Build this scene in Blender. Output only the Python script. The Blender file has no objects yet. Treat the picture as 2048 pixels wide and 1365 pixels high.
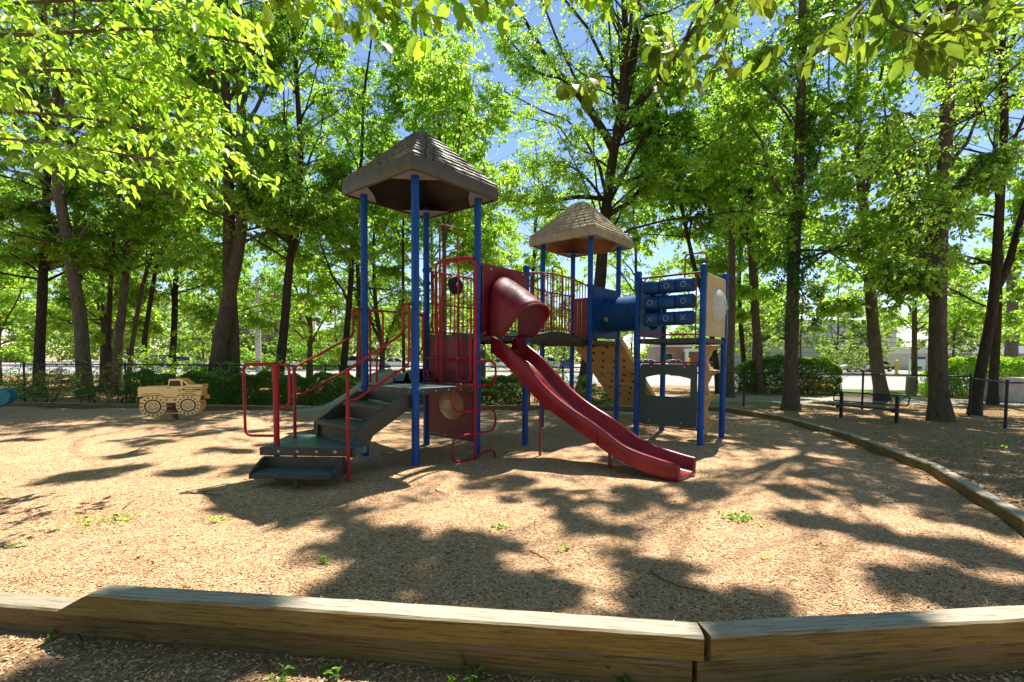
import bpy, math, random
import numpy as np
from mathutils import Vector, Matrix

R = math.radians
scene = bpy.context.scene
col = scene.collection

# ------------------------------------------------------------------ camera, sky, sun, exposure
EYE = 1.6
F_PX, PITCH, ROLL, CY = 973.34, 0.0420, 0.0066, 756.6          # measured on the 2048 px wide photograph
cam_data = bpy.data.cameras.new("camera")
cam_data.sensor_width = 36.0
cam_data.lens = F_PX * 36.0 / 2048.0
cam_data.shift_y = (CY - 682.5) / 2048.0
cam_data.clip_start = 0.05
cam_data.clip_end = 3000.0
cam = bpy.data.objects.new("camera", cam_data)
col.objects.link(cam)
cam.matrix_world = Matrix.Translation((0, 0, EYE)) @ Matrix.Rotation(R(90) - PITCH, 4, 'X') @ Matrix.Rotation(ROLL, 4, 'Z')
scene.camera = cam

SUN_EL, SUN_AZ = 62.0, 27.0                                     # azimuth measured from +Y towards +X
world = bpy.data.worlds.new("World")
scene.world = world
world.use_nodes = True
wn = world.node_tree
sky = wn.nodes.new("ShaderNodeTexSky")
sky.sky_type = 'NISHITA'
sky.sun_disc = False
sky.sun_elevation = R(SUN_EL)
sky.sun_rotation = R(SUN_AZ)
sky.air_density = 1.0
sky.dust_density = 0.0
sky.ozone_density = 1.4
bg = wn.nodes["Background"]
bg.inputs[1].default_value = 0.076
wn.links.new(sky.outputs[0], bg.inputs[0])

sun_l = bpy.data.lights.new("sun", 'SUN')
sun_l.energy = 5.0
sun_l.angle = R(0.42)
sun_l.color = (1.0, 0.93, 0.83)
sun = bpy.data.objects.new("sun", sun_l)
col.objects.link(sun)
sd = Vector((math.sin(R(SUN_AZ)) * math.cos(R(SUN_EL)), math.cos(R(SUN_AZ)) * math.cos(R(SUN_EL)), math.sin(R(SUN_EL))))
sun.rotation_euler = sd.to_track_quat('Z', 'Y').to_euler()
sun.location = (8, 16, 40)

scene.view_settings.view_transform = 'Standard'
scene.view_settings.look = 'None'
scene.view_settings.gamma = 1.0
scene.view_settings.exposure = 1.25
scene.render.engine = 'CYCLES'
cy = scene.cycles
cy.max_bounces = 7
cy.diffuse_bounces = 5
cy.glossy_bounces = 3
cy.transmission_bounces = 6
cy.transparent_max_bounces = 8
cy.caustics_reflective = False
cy.caustics_refractive = False
cy.sample_clamp_indirect = 6.0
cy.use_denoising = True

# ------------------------------------------------------------------ geometry of the photograph
def at_depth(px, py, Y):
    """world point at distance Y in front of the camera seen at photograph pixel (px, py)"""
    u0, v0 = px - 1024.0, py - CY
    cr, sr = math.cos(ROLL), math.sin(ROLL)
    u, v = u0 * cr + v0 * sr, -u0 * sr + v0 * cr
    c, s = math.cos(PITCH), math.sin(PITCH)
    dx, dy, dz = u / F_PX, c - v / F_PX * s, -s - v / F_PX * c
    t = Y / dy
    return Vector((dx * t, Y, EYE + dz * t))

def on_ground(px, py, z=0.0):
    a = at_depth(px, py, 1.0)
    d = a - Vector((0, 0, EYE))
    t = (z - EYE) / d.z
    return Vector((d.x * t, d.y * t, z))

# ------------------------------------------------------------------ object helpers
def link(o, parent=None):
    col.objects.link(o)
    if parent is not None:
        o.parent = parent
    return o

def tag(o, label=None, cat=None, group=None, kind=None):
    if label: o["label"] = label
    if cat: o["category"] = cat
    if group: o["group"] = group
    if kind: o["kind"] = kind
    return o

def thing(name, label, cat, loc=(0, 0, 0), rz=0.0, group=None):
    o = bpy.data.objects.new(name, None)
    o.empty_display_size = 0.2
    link(o)
    o.location = loc
    o.rotation_euler = (0, 0, rz)
    return tag(o, label, cat, group)

def copy_tree(o, parent=None):
    c = o.copy()
    link(c, parent)
    for ch in list(o.children):
        copy_tree(ch, c)
    return c

class MB:
    """collects shapes that become one mesh"""
    def __init__(s):
        s.v, s.f, s.m = [], [], []
    def add(s, vs, fs, mat=0):
        b = len(s.v)
        s.v.extend([tuple(q) for q in vs])
        for f in fs:
            s.f.append(tuple(b + i for i in f))
            s.m.append(mat)
    def box(s, lo, hi, mat=0, M=None):
        (x0, y0, z0), (x1, y1, z1) = lo, hi
        vs = [Vector(q) for q in ((x0, y0, z0), (x1, y0, z0), (x1, y1, z0), (x0, y1, z0), (x0, y0, z1), (x1, y0, z1), (x1, y1, z1), (x0, y1, z1))]
        if M is not None: vs = [M @ q for q in vs]
        s.add(vs, [(0, 3, 2, 1), (4, 5, 6, 7), (0, 1, 5, 4), (1, 2, 6, 5), (2, 3, 7, 6), (3, 0, 4, 7)], mat)
    def tube(s, pts, r, n=10, cap=True, mat=0):
        pts = [Vector(q) for q in pts]
        k = len(pts)
        rs = r if isinstance(r, (list, tuple, np.ndarray)) else [r] * k
        d0 = (pts[1] - pts[0]).normalized()
        ref = Vector((0, 0, 1)) if abs(d0.z) < 0.9 else Vector((1, 0, 0))
        side = d0.cross(ref).normalized()
        vs, fs = [], []
        for i in range(k):
            if i == 0: d = pts[1] - pts[0]
            elif i == k - 1: d = pts[-1] - pts[-2]
            else: d = (pts[i + 1] - pts[i]).normalized() + (pts[i] - pts[i - 1]).normalized()
            if d.length < 1e-9: d = d0
            d = d.normalized()
            side = (side - d * side.dot(d))
            side = side.normalized() if side.length > 1e-6 else d.orthogonal().normalized()
            up = d.cross(side)
            for j in range(n):
                a = 2 * math.pi * j / n
                vs.append(pts[i] + (side * math.cos(a) + up * math.sin(a)) * rs[i])
        for i in range(k - 1):
            for j in range(n):
                a, b = i * n + j, i * n + (j + 1) % n
                fs.append((a, b, b + n, a + n))
        if cap:
            fs.append(tuple(range(n - 1, -1, -1)))
            fs.append(tuple((k - 1) * n + j for j in range(n)))
        s.add(vs, fs, mat)
    def lathe(s, prof, n=24, M=None, mat=0):
        """prof: (radius, height) pairs turned about local z"""
        vs, fs = [], []
        for (r, z) in prof:
            for j in range(n):
                a = 2 * math.pi * j / n
                q = Vector((r * math.cos(a), r * math.sin(a), z))
                vs.append(M @ q if M is not None else q)
        for i in range(len(prof) - 1):
            for j in range(n):
                a, b = i * n + j, i * n + (j + 1) % n
                fs.append((a, b, b + n, a + n))
        fs.append(tuple(range(n - 1, -1, -1)))
        fs.append(tuple((len(prof) - 1) * n + j for j in range(n)))
        s.add(vs, fs, mat)
    def plate(s, outline, M, t, mat=0):
        """flat outline (2-D points) with thickness t along local z, placed by matrix M"""
        n = len(outline)
        vs = [M @ Vector((x, y, 0)) for x, y in outline] + [M @ Vector((x, y, t)) for x, y in outline]
        fs = [tuple(range(n - 1, -1, -1)), tuple(range(n, 2 * n))]
        for i in range(n):
            j = (i + 1) % n
            fs.append((i, j, j + n, i + n))
        s.add(vs, fs, mat)
    def ring_plate(s, outer, inner, M, t, mat=0):
        """plate with a hole; outer and inner have the same number of points"""
        n = len(outer)
        P = lambda o, z: [M @ Vector((x, y, z)) for x, y in o]
        vs = P(outer, 0) + P(inner, 0) + P(outer, t) + P(inner, t)
        fs = []
        for i in range(n):
            j = (i + 1) % n
            fs += [(i, i + n, j + n, j), (2 * n + i, 2 * n + j, 3 * n + j, 3 * n + i), (i, j, 2 * n + j, 2 * n + i), (n + i, 3 * n + i, 3 * n + j, n + j)]
        s.add(vs, fs, mat)
    def loft(s, rows, mat=0, closed=False):
        m = len(rows[0])
        vs = [q for r in rows for q in r]
        fs = []
        for i in range(len(rows) - 1):
            for j in range(m if closed else m - 1):
                a, b = i * m + j, i * m + (j + 1) % m
                fs.append((a, b, b + m, a + m))
        s.add(vs, fs, mat)
    def build(s, name, mats, parent=None, smooth=40, bevel=0.0, seg=2, solid=0.0, sub=0):
        me = bpy.data.meshes.new(name)
        me.from_pydata(s.v, [], s.f)
        mats = mats if isinstance(mats, (list, tuple)) else [mats]
        for q in mats: me.materials.append(q)
        if len(mats) > 1: me.polygons.foreach_set("material_index", s.m)
        if smooth:
            me.polygons.foreach_set("use_smooth", [True] * len(me.polygons))
            me.set_sharp_from_angle(angle=R(smooth))
        me.update()
        o = bpy.data.objects.new(name, me)
        link(o, parent)
        if solid:
            q = o.modifiers.new("solid", 'SOLIDIFY'); q.thickness = solid; q.offset = 0.0
        if bevel:
            q = o.modifiers.new("bevel", 'BEVEL'); q.width = bevel; q.segments = seg; q.limit_method = 'ANGLE'; q.angle_limit = R(35)
            q.harden_normals = False
        if sub:
            q = o.modifiers.new("sub", 'SUBSURF'); q.levels = sub; q.render_levels = sub
        return o

def big_mesh(name, V, quads=None, tris=None, mats=(), parent=None, smooth=False):
    """numpy mesh: V (n,3), quads (m,4) and/or tris (k,3)"""
    me = bpy.data.meshes.new(name)
    me.vertices.add(len(V))
    me.vertices.foreach_set("co", np.asarray(V, dtype=np.float32).ravel())
    loops, starts, tot = [], [], 0
    for F in (quads, tris):
        if F is None or len(F) == 0: continue
        F = np.asarray(F, dtype=np.int32)
        k = F.shape[1]
        starts.append(tot + np.arange(len(F), dtype=np.int32) * k)
        loops.append(F.ravel()); tot += F.size
    L = np.concatenate(loops); S = np.concatenate(starts)
    me.loops.add(len(L)); me.loops.foreach_set("vertex_index", L)
    me.polygons.add(len(S)); me.polygons.foreach_set("loop_start", S)
    for q in mats: me.materials.append(q)
    me.update(calc_edges=True)
    if smooth: me.polygons.foreach_set("use_smooth", np.ones(len(S), dtype=bool))
    o = bpy.data.objects.new(name, me)
    return link(o, parent)

def arc(c, r, a0, a1, n, ax=(1, 0, 0), ay=(0, 0, 1)):
    c, ax, ay = Vector(c), Vector(ax), Vector(ay)
    return [c + ax * (r * math.cos(a0 + (a1 - a0) * i / n)) + ay * (r * math.sin(a0 + (a1 - a0) * i / n)) for i in range(n + 1)]

def fillet(pts, r, n=5, closed=False):
    """rounds the corners of a polyline"""
    pts = [Vector(q) for q in pts]
    out, k = [], len(pts)
    for i in range(k):
        if not closed and i in (0, k - 1):
            out.append(pts[i]); continue
        a, b, c = pts[i - 1], pts[i], pts[(i + 1) % k]
        d1, d2 = (a - b), (c - b)
        rr = min(r, d1.length * 0.48, d2.length * 0.48)
        p, q = b + d1.normalized() * rr, b + d2.normalized() * rr
        for j in range(n + 1):
            t = j / n
            out.append(p * (1 - t) ** 2 + b * 2 * t * (1 - t) + q * t ** 2)
    if closed: out.append(out[0].copy())
    return out

# ------------------------------------------------------------------ materials
def new_mat(name):
    m = bpy.data.materials.new(name)
    m.use_nodes = True
    nt = m.node_tree
    return m, nt, nt.nodes["Principled BSDF"]

def N(nt, kind, **kw):
    n = nt.nodes.new(kind)
    for k, v in kw.items(): setattr(n, k, v)
    return n

def ramp(nt, fac, stops):
    r = N(nt, "ShaderNodeValToRGB")
    e = r.color_ramp.elements
    while len(e) < len(stops): e.new(0.5)
    for q, (p, c) in zip(e, stops):
        q.position = p; q.color = (*c, 1)
    nt.links.new(fac, r.inputs[0])
    return r.outputs[0]

def mixc(nt, fac, a, b, mode='MIX'):
    m = N(nt, "ShaderNodeMix", data_type='RGBA', blend_type=mode)
    for sock, v in ((m.inputs[0], fac), (m.inputs[6], a), (m.inputs[7], b)):
        if isinstance(v, (int, float)): sock.default_value = v
        elif isinstance(v, (tuple, list)): sock.default_value = (*v, 1)
        else: nt.links.new(v, sock)
    return m.outputs[2]

def coords(nt, scale=(1, 1, 1), kind='Object'):
    t = N(nt, "ShaderNodeTexCoord")
    mp = N(nt, "ShaderNodeMapping")
    mp.inputs['Scale'].default_value = scale
    nt.links.new(t.outputs[kind], mp.inputs[0])
    return mp.outputs[0]

def noise(nt, vec, scale, detail=5.0, rough=0.6, dist=0.0):
    n = N(nt, "ShaderNodeTexNoise")
    n.inputs['Scale'].default_value = scale; n.inputs['Detail'].default_value = detail
    n.inputs['Roughness'].default_value = rough; n.inputs['Distortion'].default_value = dist
    if vec is not None: nt.links.new(vec, n.inputs['Vector'])
    return n.outputs['Fac']

def bump(nt, bsdf, h, strength=0.3, dist=0.01):
    b = N(nt, "ShaderNodeBump")
    b.inputs['Strength'].default_value = strength; b.inputs['Distance'].default_value = dist
    nt.links.new(h, b.inputs['Height'])
    nt.links.new(b.outputs[0], bsdf.inputs['Normal'])

def painted(name, c, rough=0.4, var=0.25, scuff=(0.35, 0.33, 0.3), scuff_amt=0.25, spec=0.5, bmp=0.05, metal=0.0):
    """plastic or powder-coated paint: fading, scuffs, dust"""
    m, nt, b = new_mat(name)
    v = coords(nt)
    big = noise(nt, v, 2.3, 4)
    dark, light = tuple(q * (1 - var) for q in c), tuple(min(1, q * (1 + var) + 0.01 * var) for q in c)
    base = ramp(nt, big, [(0.3, dark), (0.7, light)])
    sc = noise(nt, coords(nt, (1, 1, 0.35)), 38, 6, 0.75, 0.4)
    mk = ramp(nt, sc, [(0.58, (0, 0, 0)), (0.75, (scuff_amt,) * 3)])
    base = mixc(nt, mk, base, scuff)
    nt.links.new(base, b.inputs['Base Color'])
    rr = N(nt, "ShaderNodeMapRange")
    rr.inputs[3].default_value = rough * 0.75; rr.inputs[4].default_value = min(1, rough * 1.5)
    nt.links.new(noise(nt, v, 11, 6), rr.inputs[0])
    nt.links.new(rr.outputs[0], b.inputs['Roughness'])
    b.inputs['Specular IOR Level'].default_value = spec
    b.inputs['Metallic'].default_value = metal
    bump(nt, b, noise(nt, v, 60, 4), bmp, 0.004)
    return m

M = {}
M['blue'] = painted('blue_paint', (0.001, 0.060, 0.29), 0.36, 0.3, scuff_amt=0.05, spec=0.25)
M['blue_plastic'] = painted('blue_plastic', (0.001, 0.052, 0.19), 0.40, 0.25, scuff_amt=0.05, spec=0.3)
M['maroon'] = painted('maroon_plastic', (0.16, 0.008, 0.018), 0.44, 0.3, scuff_amt=0.06, spec=0.4)
M['slide'] = painted('slide_plastic', (0.195, 0.003, 0.009), 0.27, 0.3, scuff=(0.4, 0.12, 0.10), scuff_amt=0.06, spec=0.35)
M['red'] = painted('red_paint', (0.30, 0.008, 0.020), 0.4, 0.3, scuff_amt=0.08, spec=0.3)
M['rust'] = painted('rusty_red_paint', (0.26, 0.035, 0.03), 0.5, 0.45, scuff=(0.28, 0.13, 0.06), scuff_amt=0.5)
M['tan'] = painted('tan_plastic', (0.56, 0.40, 0.19), 0.5, 0.12)
M['tan_face'] = painted('tan_face', (0.86, 0.64, 0.29), 0.45, 0.08, scuff_amt=0.1)  # tan raised to make the shaded front panel look lit
M['brown_core'] = painted('brown_core', (0.060, 0.030, 0.012), 0.6, 0.2, scuff_amt=0.1)
M['ochre'] = painted('ochre_plastic', (0.60, 0.33, 0.10), 0.5, 0.15)
M['wall_tan'] = painted('climbing_wall_tan', (0.56, 0.35, 0.13), 0.55, 0.15)
M['green_panel'] = painted('dark_green_panel', (0.035, 0.062, 0.052), 0.5, 0.2, scuff_amt=0.15)
M['green_slide'] = painted('green_slide_plastic', (0.010, 0.055, 0.040), 0.28, 0.25, scuff_amt=0.05)
M['teal'] = painted('teal_plastic', (0.012, 0.20, 0.24), 0.4, 0.2, scuff_amt=0.1)
M['black'] = painted('black_metal', (0.012, 0.012, 0.013), 0.5, 0.3, scuff_amt=0.1)
M['black_rubber'] = painted('black_rubber', (0.02, 0.02, 0.022), 0.6, 0.3, scuff_amt=0.15)
M['steel'] = painted('dull_steel', (0.45, 0.44, 0.42), 0.4, 0.2, metal=0.8)
M['dark_steel'] = painted('dark_steel_leg', (0.045, 0.042, 0.038), 0.5, 0.3)
M['gusset'] = painted('gusset_plate', (0.20, 0.21, 0.27), 0.55, 0.15)
M['white_mark'] = painted('white_print', (0.40, 0.44, 0.50), 0.6, 0.1, scuff_amt=0.1)
M['concrete'] = painted('concrete', (0.42, 0.40, 0.36), 0.85, 0.2, scuff=(0.22, 0.2, 0.17), scuff_amt=0.4, spec=0.2, bmp=0.4)
M['cream'] = painted('cream_paint', (0.62, 0.57, 0.44), 0.6, 0.12)
M['grey_post'] = painted('grey_weathered', (0.25, 0.22, 0.19), 0.75, 0.25, spec=0.2)
M['white'] = painted('white_paint', (0.78, 0.78, 0.77), 0.5, 0.06, scuff_amt=0.08)
M['sign_blue'] = painted('sign_blue', (0.03, 0.06, 0.33), 0.5, 0.1, scuff_amt=0.05)
M['yellow'] = painted('yellow_paint', (0.72, 0.46, 0.02), 0.5, 0.12)
M['car_white'] = painted('car_white', (0.72, 0.73, 0.74), 0.2, 0.03, scuff_amt=0.02)
M['car_silver'] = painted('car_silver', (0.42, 0.44, 0.47), 0.25, 0.03, scuff_amt=0.02, metal=0.4)
M['car_blue'] = painted('car_blue', (0.03, 0.07, 0.20), 0.2, 0.05, scuff_amt=0.02)
M['car_dark'] = painted('car_dark', (0.03, 0.03, 0.035), 0.2, 0.05, scuff_amt=0.02)
M['car_glass'] = painted('car_glass', (0.02, 0.025, 0.03), 0.08, 0.1, scuff_amt=0.0)
M['tyre'] = painted('tyre_rubber', (0.018, 0.018, 0.018), 0.8, 0.2)
M['facade'] = painted('pale_facade', (0.55, 0.54, 0.52), 0.8, 0.08, spec=0.2)
M['facade_line'] = painted('facade_joint', (0.22, 0.22, 0.22), 0.8, 0.1, spec=0.2)
M['pink_facade'] = painted('pinkish_facade', (0.50, 0.40, 0.36), 0.8, 0.1, spec=0.2)
M['board'] = painted('fence_boards', (0.20, 0.13, 0.07), 0.8, 0.3, spec=0.2)

def perforated(name, c):
    m, nt, b = new_mat(name)
    v = coords(nt, (1, 1, 1))
    vo = N(nt, "ShaderNodeTexVoronoi", feature='F1', distance='CHEBYCHEV')
    vo.inputs['Scale'].default_value = 25; vo.inputs['Randomness'].default_value = 0.0
    nt.links.new(v, vo.inputs['Vector'])
    hole = ramp(nt, vo.outputs['Distance'], [(0.18, (0, 0, 0)), (0.34, (1, 1, 1))])
    big = ramp(nt, noise(nt, v, 5, 5), [(0.3, tuple(q * 0.7 for q in c)), (0.7, tuple(q * 1.3 for q in c))])
    nt.links.new(mixc(nt, hole, (0.008, 0.009, 0.008), big), b.inputs['Base Color'])
    b.inputs['Roughness'].default_value = 0.42
    bump(nt, b, hole, 0.6, 0.006)
    return m
M['deck'] = perforated('perforated_deck_coating', (0.060, 0.120, 0.110))
M['deck_edge'] = painted('deck_edge_coating', (0.036, 0.034, 0.025), 0.5, 0.3, scuff_amt=0.15)

def roof_mat(name, c, moss):
    m, nt, b = new_mat(name)
    v = coords(nt)
    base = ramp(nt, noise(nt, v, 6, 6, 0.7), [(0.3, tuple(q * 0.6 for q in c)), (0.55, c), (0.75, tuple(min(1, q * 1.35) for q in c))])
    streak = ramp(nt, noise(nt, coords(nt, (9, 9, 1.2)), 2.2, 6, 0.7), [(0.5, (0, 0, 0)), (0.75, (0.6,) * 3)])
    nt.links.new(mixc(nt, streak, base, moss), b.inputs['Base Color'])
    b.inputs['Roughness'].default_value = 0.48
    bump(nt, b, noise(nt, v, 45, 5), 0.25, 0.006)
    return m
M['roof_grey'] = roof_mat('grey_brown_roof_plastic', (0.066, 0.060, 0.042), (0.07, 0.055, 0.03))
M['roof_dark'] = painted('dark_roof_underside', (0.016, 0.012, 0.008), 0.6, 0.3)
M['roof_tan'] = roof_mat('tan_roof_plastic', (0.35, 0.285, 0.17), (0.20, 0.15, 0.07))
M['roof_lit_through'] = painted('lit_through_roof_underside', (0.36, 0.17, 0.075), 0.6, 0.2)  # daylight glowing through the tan plastic is put into this orange

def bubble_mat():
    m, nt, b = new_mat('clouded_plastic_dome')
    v = coords(nt)
    nt.links.new(ramp(nt, noise(nt, v, 9, 6), [(0.3, (0.66, 0.68, 0.64)), (0.7, (0.82, 0.83, 0.80))]), b.inputs['Base Color'])
    b.inputs['Roughness'].default_value = 0.25
    b.inputs['Transmission Weight'].default_value = 0.3
    b.inputs['IOR'].default_value = 1.15
    return m
M['dome'] = bubble_mat()
def lens_mat():
    m, nt, b = new_mat('hazed_amber_window')
    w = N(nt, "ShaderNodeTexWave", wave_type='RINGS', rings_direction='X')
    w.inputs['Scale'].default_value = 14; w.inputs['Distortion'].default_value = 1.5
    nt.links.new(coords(nt), w.inputs['Vector'])
    nt.links.new(ramp(nt, w.outputs['Fac'], [(0.2, (0.36, 0.25, 0.11)), (0.8, (0.58, 0.45, 0.25))]), b.inputs['Base Color'])
    b.inputs['Roughness'].default_value = 0.25
    b.inputs['Transmission Weight'].default_value = 0.25
    return m
M['amber'] = lens_mat()

def bark(name, c, sc=1.0):
    m, nt, b = new_mat(name)
    v = coords(nt, (1, 1, 0.22))
    f = noise(nt, v, 16 * sc, 8, 0.72, 0.6)
    g = noise(nt, coords(nt), 1.4, 4)
    a = ramp(nt, f, [(0.32, tuple(q * 0.35 for q in c)), (0.52, c), (0.72, tuple(min(1, q * 1.7) for q in c))])
    lich = ramp(nt, g, [(0.5, (0, 0, 0)), (0.7, (0.5,) * 3)])
    nt.links.new(mixc(nt, lich, a, (c[0] * 1.25, c[1] * 1.4, c[2] * 1.1)), b.inputs['Base Color'])
    b.inputs['Roughness'].default_value = 0.9
    b.inputs['Specular IOR Level'].default_value = 0.15
    bump(nt, b, f, 0.9, 0.03)
    return m
M['bark'] = bark('grey_brown_bark', (0.102, 0.080, 0.056))
M['bark_dark'] = bark('dark_bark', (0.052, 0.040, 0.030))
M['bark_light'] = bark('pale_grey_bark', (0.125, 0.103, 0.076))

def leaf(name, refl, trans, gloss=0.42, spread=0.45, veins=False):
    m, nt, b = new_mat(name)
    out = nt.nodes["Material Output"]
    geo = N(nt, "ShaderNodeNewGeometry")
    rnd = geo.outputs['Random Per Island']
    def var(c):
        y = (c[0] * 1.35, c[1] * 1.12, c[2] * 0.8)
        d = tuple(q * (1 - spread) for q in c)
        out_c = ramp(nt, rnd, [(0.0, d), (0.5, c), (1.0, y)])
        if veins: out_c = mixc(nt, 1.0, out_c, vein, 'MULTIPLY')
        return out_c
    if veins:                                                     # midrib, side veins and blotches laid out along each leaf
        uv = N(nt, "ShaderNodeUVMap"); sp = N(nt, "ShaderNodeSeparateXYZ"); nt.links.new(uv.outputs[0], sp.inputs[0])
        ab = N(nt, "ShaderNodeMath", operation='ABSOLUTE'); nt.links.new(sp.outputs[1], ab.inputs[0])
        k1 = N(nt, "ShaderNodeMath", operation='MULTIPLY_ADD'); k1.inputs[1].default_value = -0.95; nt.links.new(ab.outputs[0], k1.inputs[0]); nt.links.new(sp.outputs[0], k1.inputs[2])
        fr = N(nt, "ShaderNodeMath", operation='PINGPONG'); fr.inputs[1].default_value = 0.05; nt.links.new(k1.outputs[0], fr.inputs[0])
        v1 = ramp(nt, fr.outputs[0], [(0.0, (0.58, 0.62, 0.5)), (0.016, (1, 1, 1))])
        v2 = ramp(nt, ab.outputs[0], [(0.0, (0.5, 0.55, 0.42)), (0.022, (1, 1, 1))])
        bl = ramp(nt, noise(nt, coords(nt), 40, 5, 0.7), [(0.3, (0.70, 0.74, 0.6)), (0.6, (1, 1, 1))])
        vein = mixc(nt, 1.0, mixc(nt, 1.0, v1, v2, 'MULTIPLY'), bl, 'MULTIPLY')
    nt.links.new(var(refl), b.inputs['Base Color'])
    b.inputs['Roughness'].default_value = gloss
    b.inputs['Specular IOR Level'].default_value = 0.06 if veins else 0.22
    tr = N(nt, "ShaderNodeBsdfTranslucent")
    nt.links.new(var(trans), tr.inputs[0])
    ad = N(nt, "ShaderNodeAddShader")
    nt.links.new(b.outputs[0], ad.inputs[0]); nt.links.new(tr.outputs[0], ad.inputs[1])
    nt.links.new(ad.outputs[0], out.inputs[0])
    return m
M['leaf'] = leaf('spring_leaf', (0.060, 0.115, 0.018), (0.29, 0.49, 0.035))
M['leaf_bright'] = leaf('yellow_green_leaf', (0.065, 0.13, 0.02), (0.31, 0.52, 0.04))
M['leaf_deep'] = leaf('deep_green_leaf', (0.048, 0.10, 0.018), (0.22, 0.42, 0.03))
M['leaf_shaded'] = leaf('shaded_leaf', (0.045, 0.085, 0.016), (0.17, 0.26, 0.025), 0.55)  # duller copy of the leaf colour standing for shade
M['leaf_near_bright'] = leaf('near_bright_leaf', (0.065, 0.13, 0.02), (0.33, 0.52, 0.04), 0.5, veins=True)
M['leaf_near_shaded'] = leaf('near_shaded_leaf', (0.045, 0.085, 0.016), (0.20, 0.29, 0.028), 0.55, veins=True)  # shade on the right-hand hanging leaves is put into this duller colour
M['leaf_hedge'] = leaf('hedge_leaf', (0.040, 0.090, 0.018), (0.15, 0.27, 0.03), 0.3)
M['leaf_ivy'] = leaf('ivy_leaf', (0.022, 0.062, 0.016), (0.08, 0.19, 0.025), 0.35)
M['leaf_far'] = leaf('far_leaf', (0.065, 0.115, 0.025), (0.22, 0.32, 0.05), 0.5)
M['leaf_orange'] = leaf('orange_green_leaf', (0.11, 0.085, 0.018), (0.33, 0.26, 0.03), 0.5)
M['leaf_ground'] = leaf('fallen_green_leaf', (0.20, 0.34, 0.05), (0.10, 0.16, 0.02), 0.6)

def timber_mat(name, c, cold, top):
    """weathered timber with grain along local x"""
    m, nt, b = new_mat(name)
    v = coords(nt, (0.5, 15, 15))
    g = noise(nt, v, 6, 8, 0.75, 0.5)
    a = ramp(nt, g, [(0.28, tuple(q * 0.42 for q in c)), (0.5, c), (0.75, tuple(min(1, q * 1.45) for q in c))])
    w = ramp(nt, noise(nt, coords(nt, (1, 2, 2)), 2.2, 5), [(0.42, (0, 0, 0)), (0.68, (0.7,) * 3)])
    nt.links.new(mixc(nt, w, a, cold), b.inputs['Base Color'])
    b.inputs['Roughness'].default_value = 0.85
    b.inputs['Specular IOR Level'].default_value = 0.2
    fine = ramp(nt, noise(nt, coords(nt, (0.35, 9, 9)), 9, 6, 0.8, 0.3), [(0.36, (0.35, 0.33, 0.30)), (0.5, (1, 1, 1))])
    geo = N(nt, "ShaderNodeNewGeometry"); sz = N(nt, "ShaderNodeSeparateXYZ"); nt.links.new(geo.outputs['True Normal'], sz.inputs[0])
    up = ramp(nt, sz.outputs[2], [(0.55, (0, 0, 0)), (0.9, (0.85,) * 3)])           # bleached grey upper face
    nt.links.new(mixc(nt, 1.0, mixc(nt, up, mixc(nt, w, a, cold), top), fine, 'MULTIPLY'), b.inputs['Base Color'])
    cr = ramp(nt, noise(nt, coords(nt, (0.25, 14, 14)), 5, 6, 0.75, 0.6), [(0.3, (0, 0, 0)), (0.42, (1, 1, 1))])
    bump(nt, b, mixc(nt, 0.5, g, cr), 0.7, 0.012)
    return m
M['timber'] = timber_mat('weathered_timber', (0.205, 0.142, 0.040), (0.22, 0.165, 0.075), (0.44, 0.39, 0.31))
M['timber_low'] = timber_mat('darker_timber', (0.16, 0.11, 0.04), (0.18, 0.14, 0.07), (0.34, 0.29, 0.22))  # darker copy for the lower and far timbers

def chip_color(nt, rnd):
    return ramp(nt, rnd, [(0.0, (0.085, 0.040, 0.018)), (0.13, (0.29, 0.155, 0.075)), (0.32, (0.45, 0.265, 0.140)), (0.6, (0.58, 0.370, 0.210)), (0.88, (0.72, 0.525, 0.340)), (1.0, (0.42, 0.310, 0.150))])

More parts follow.
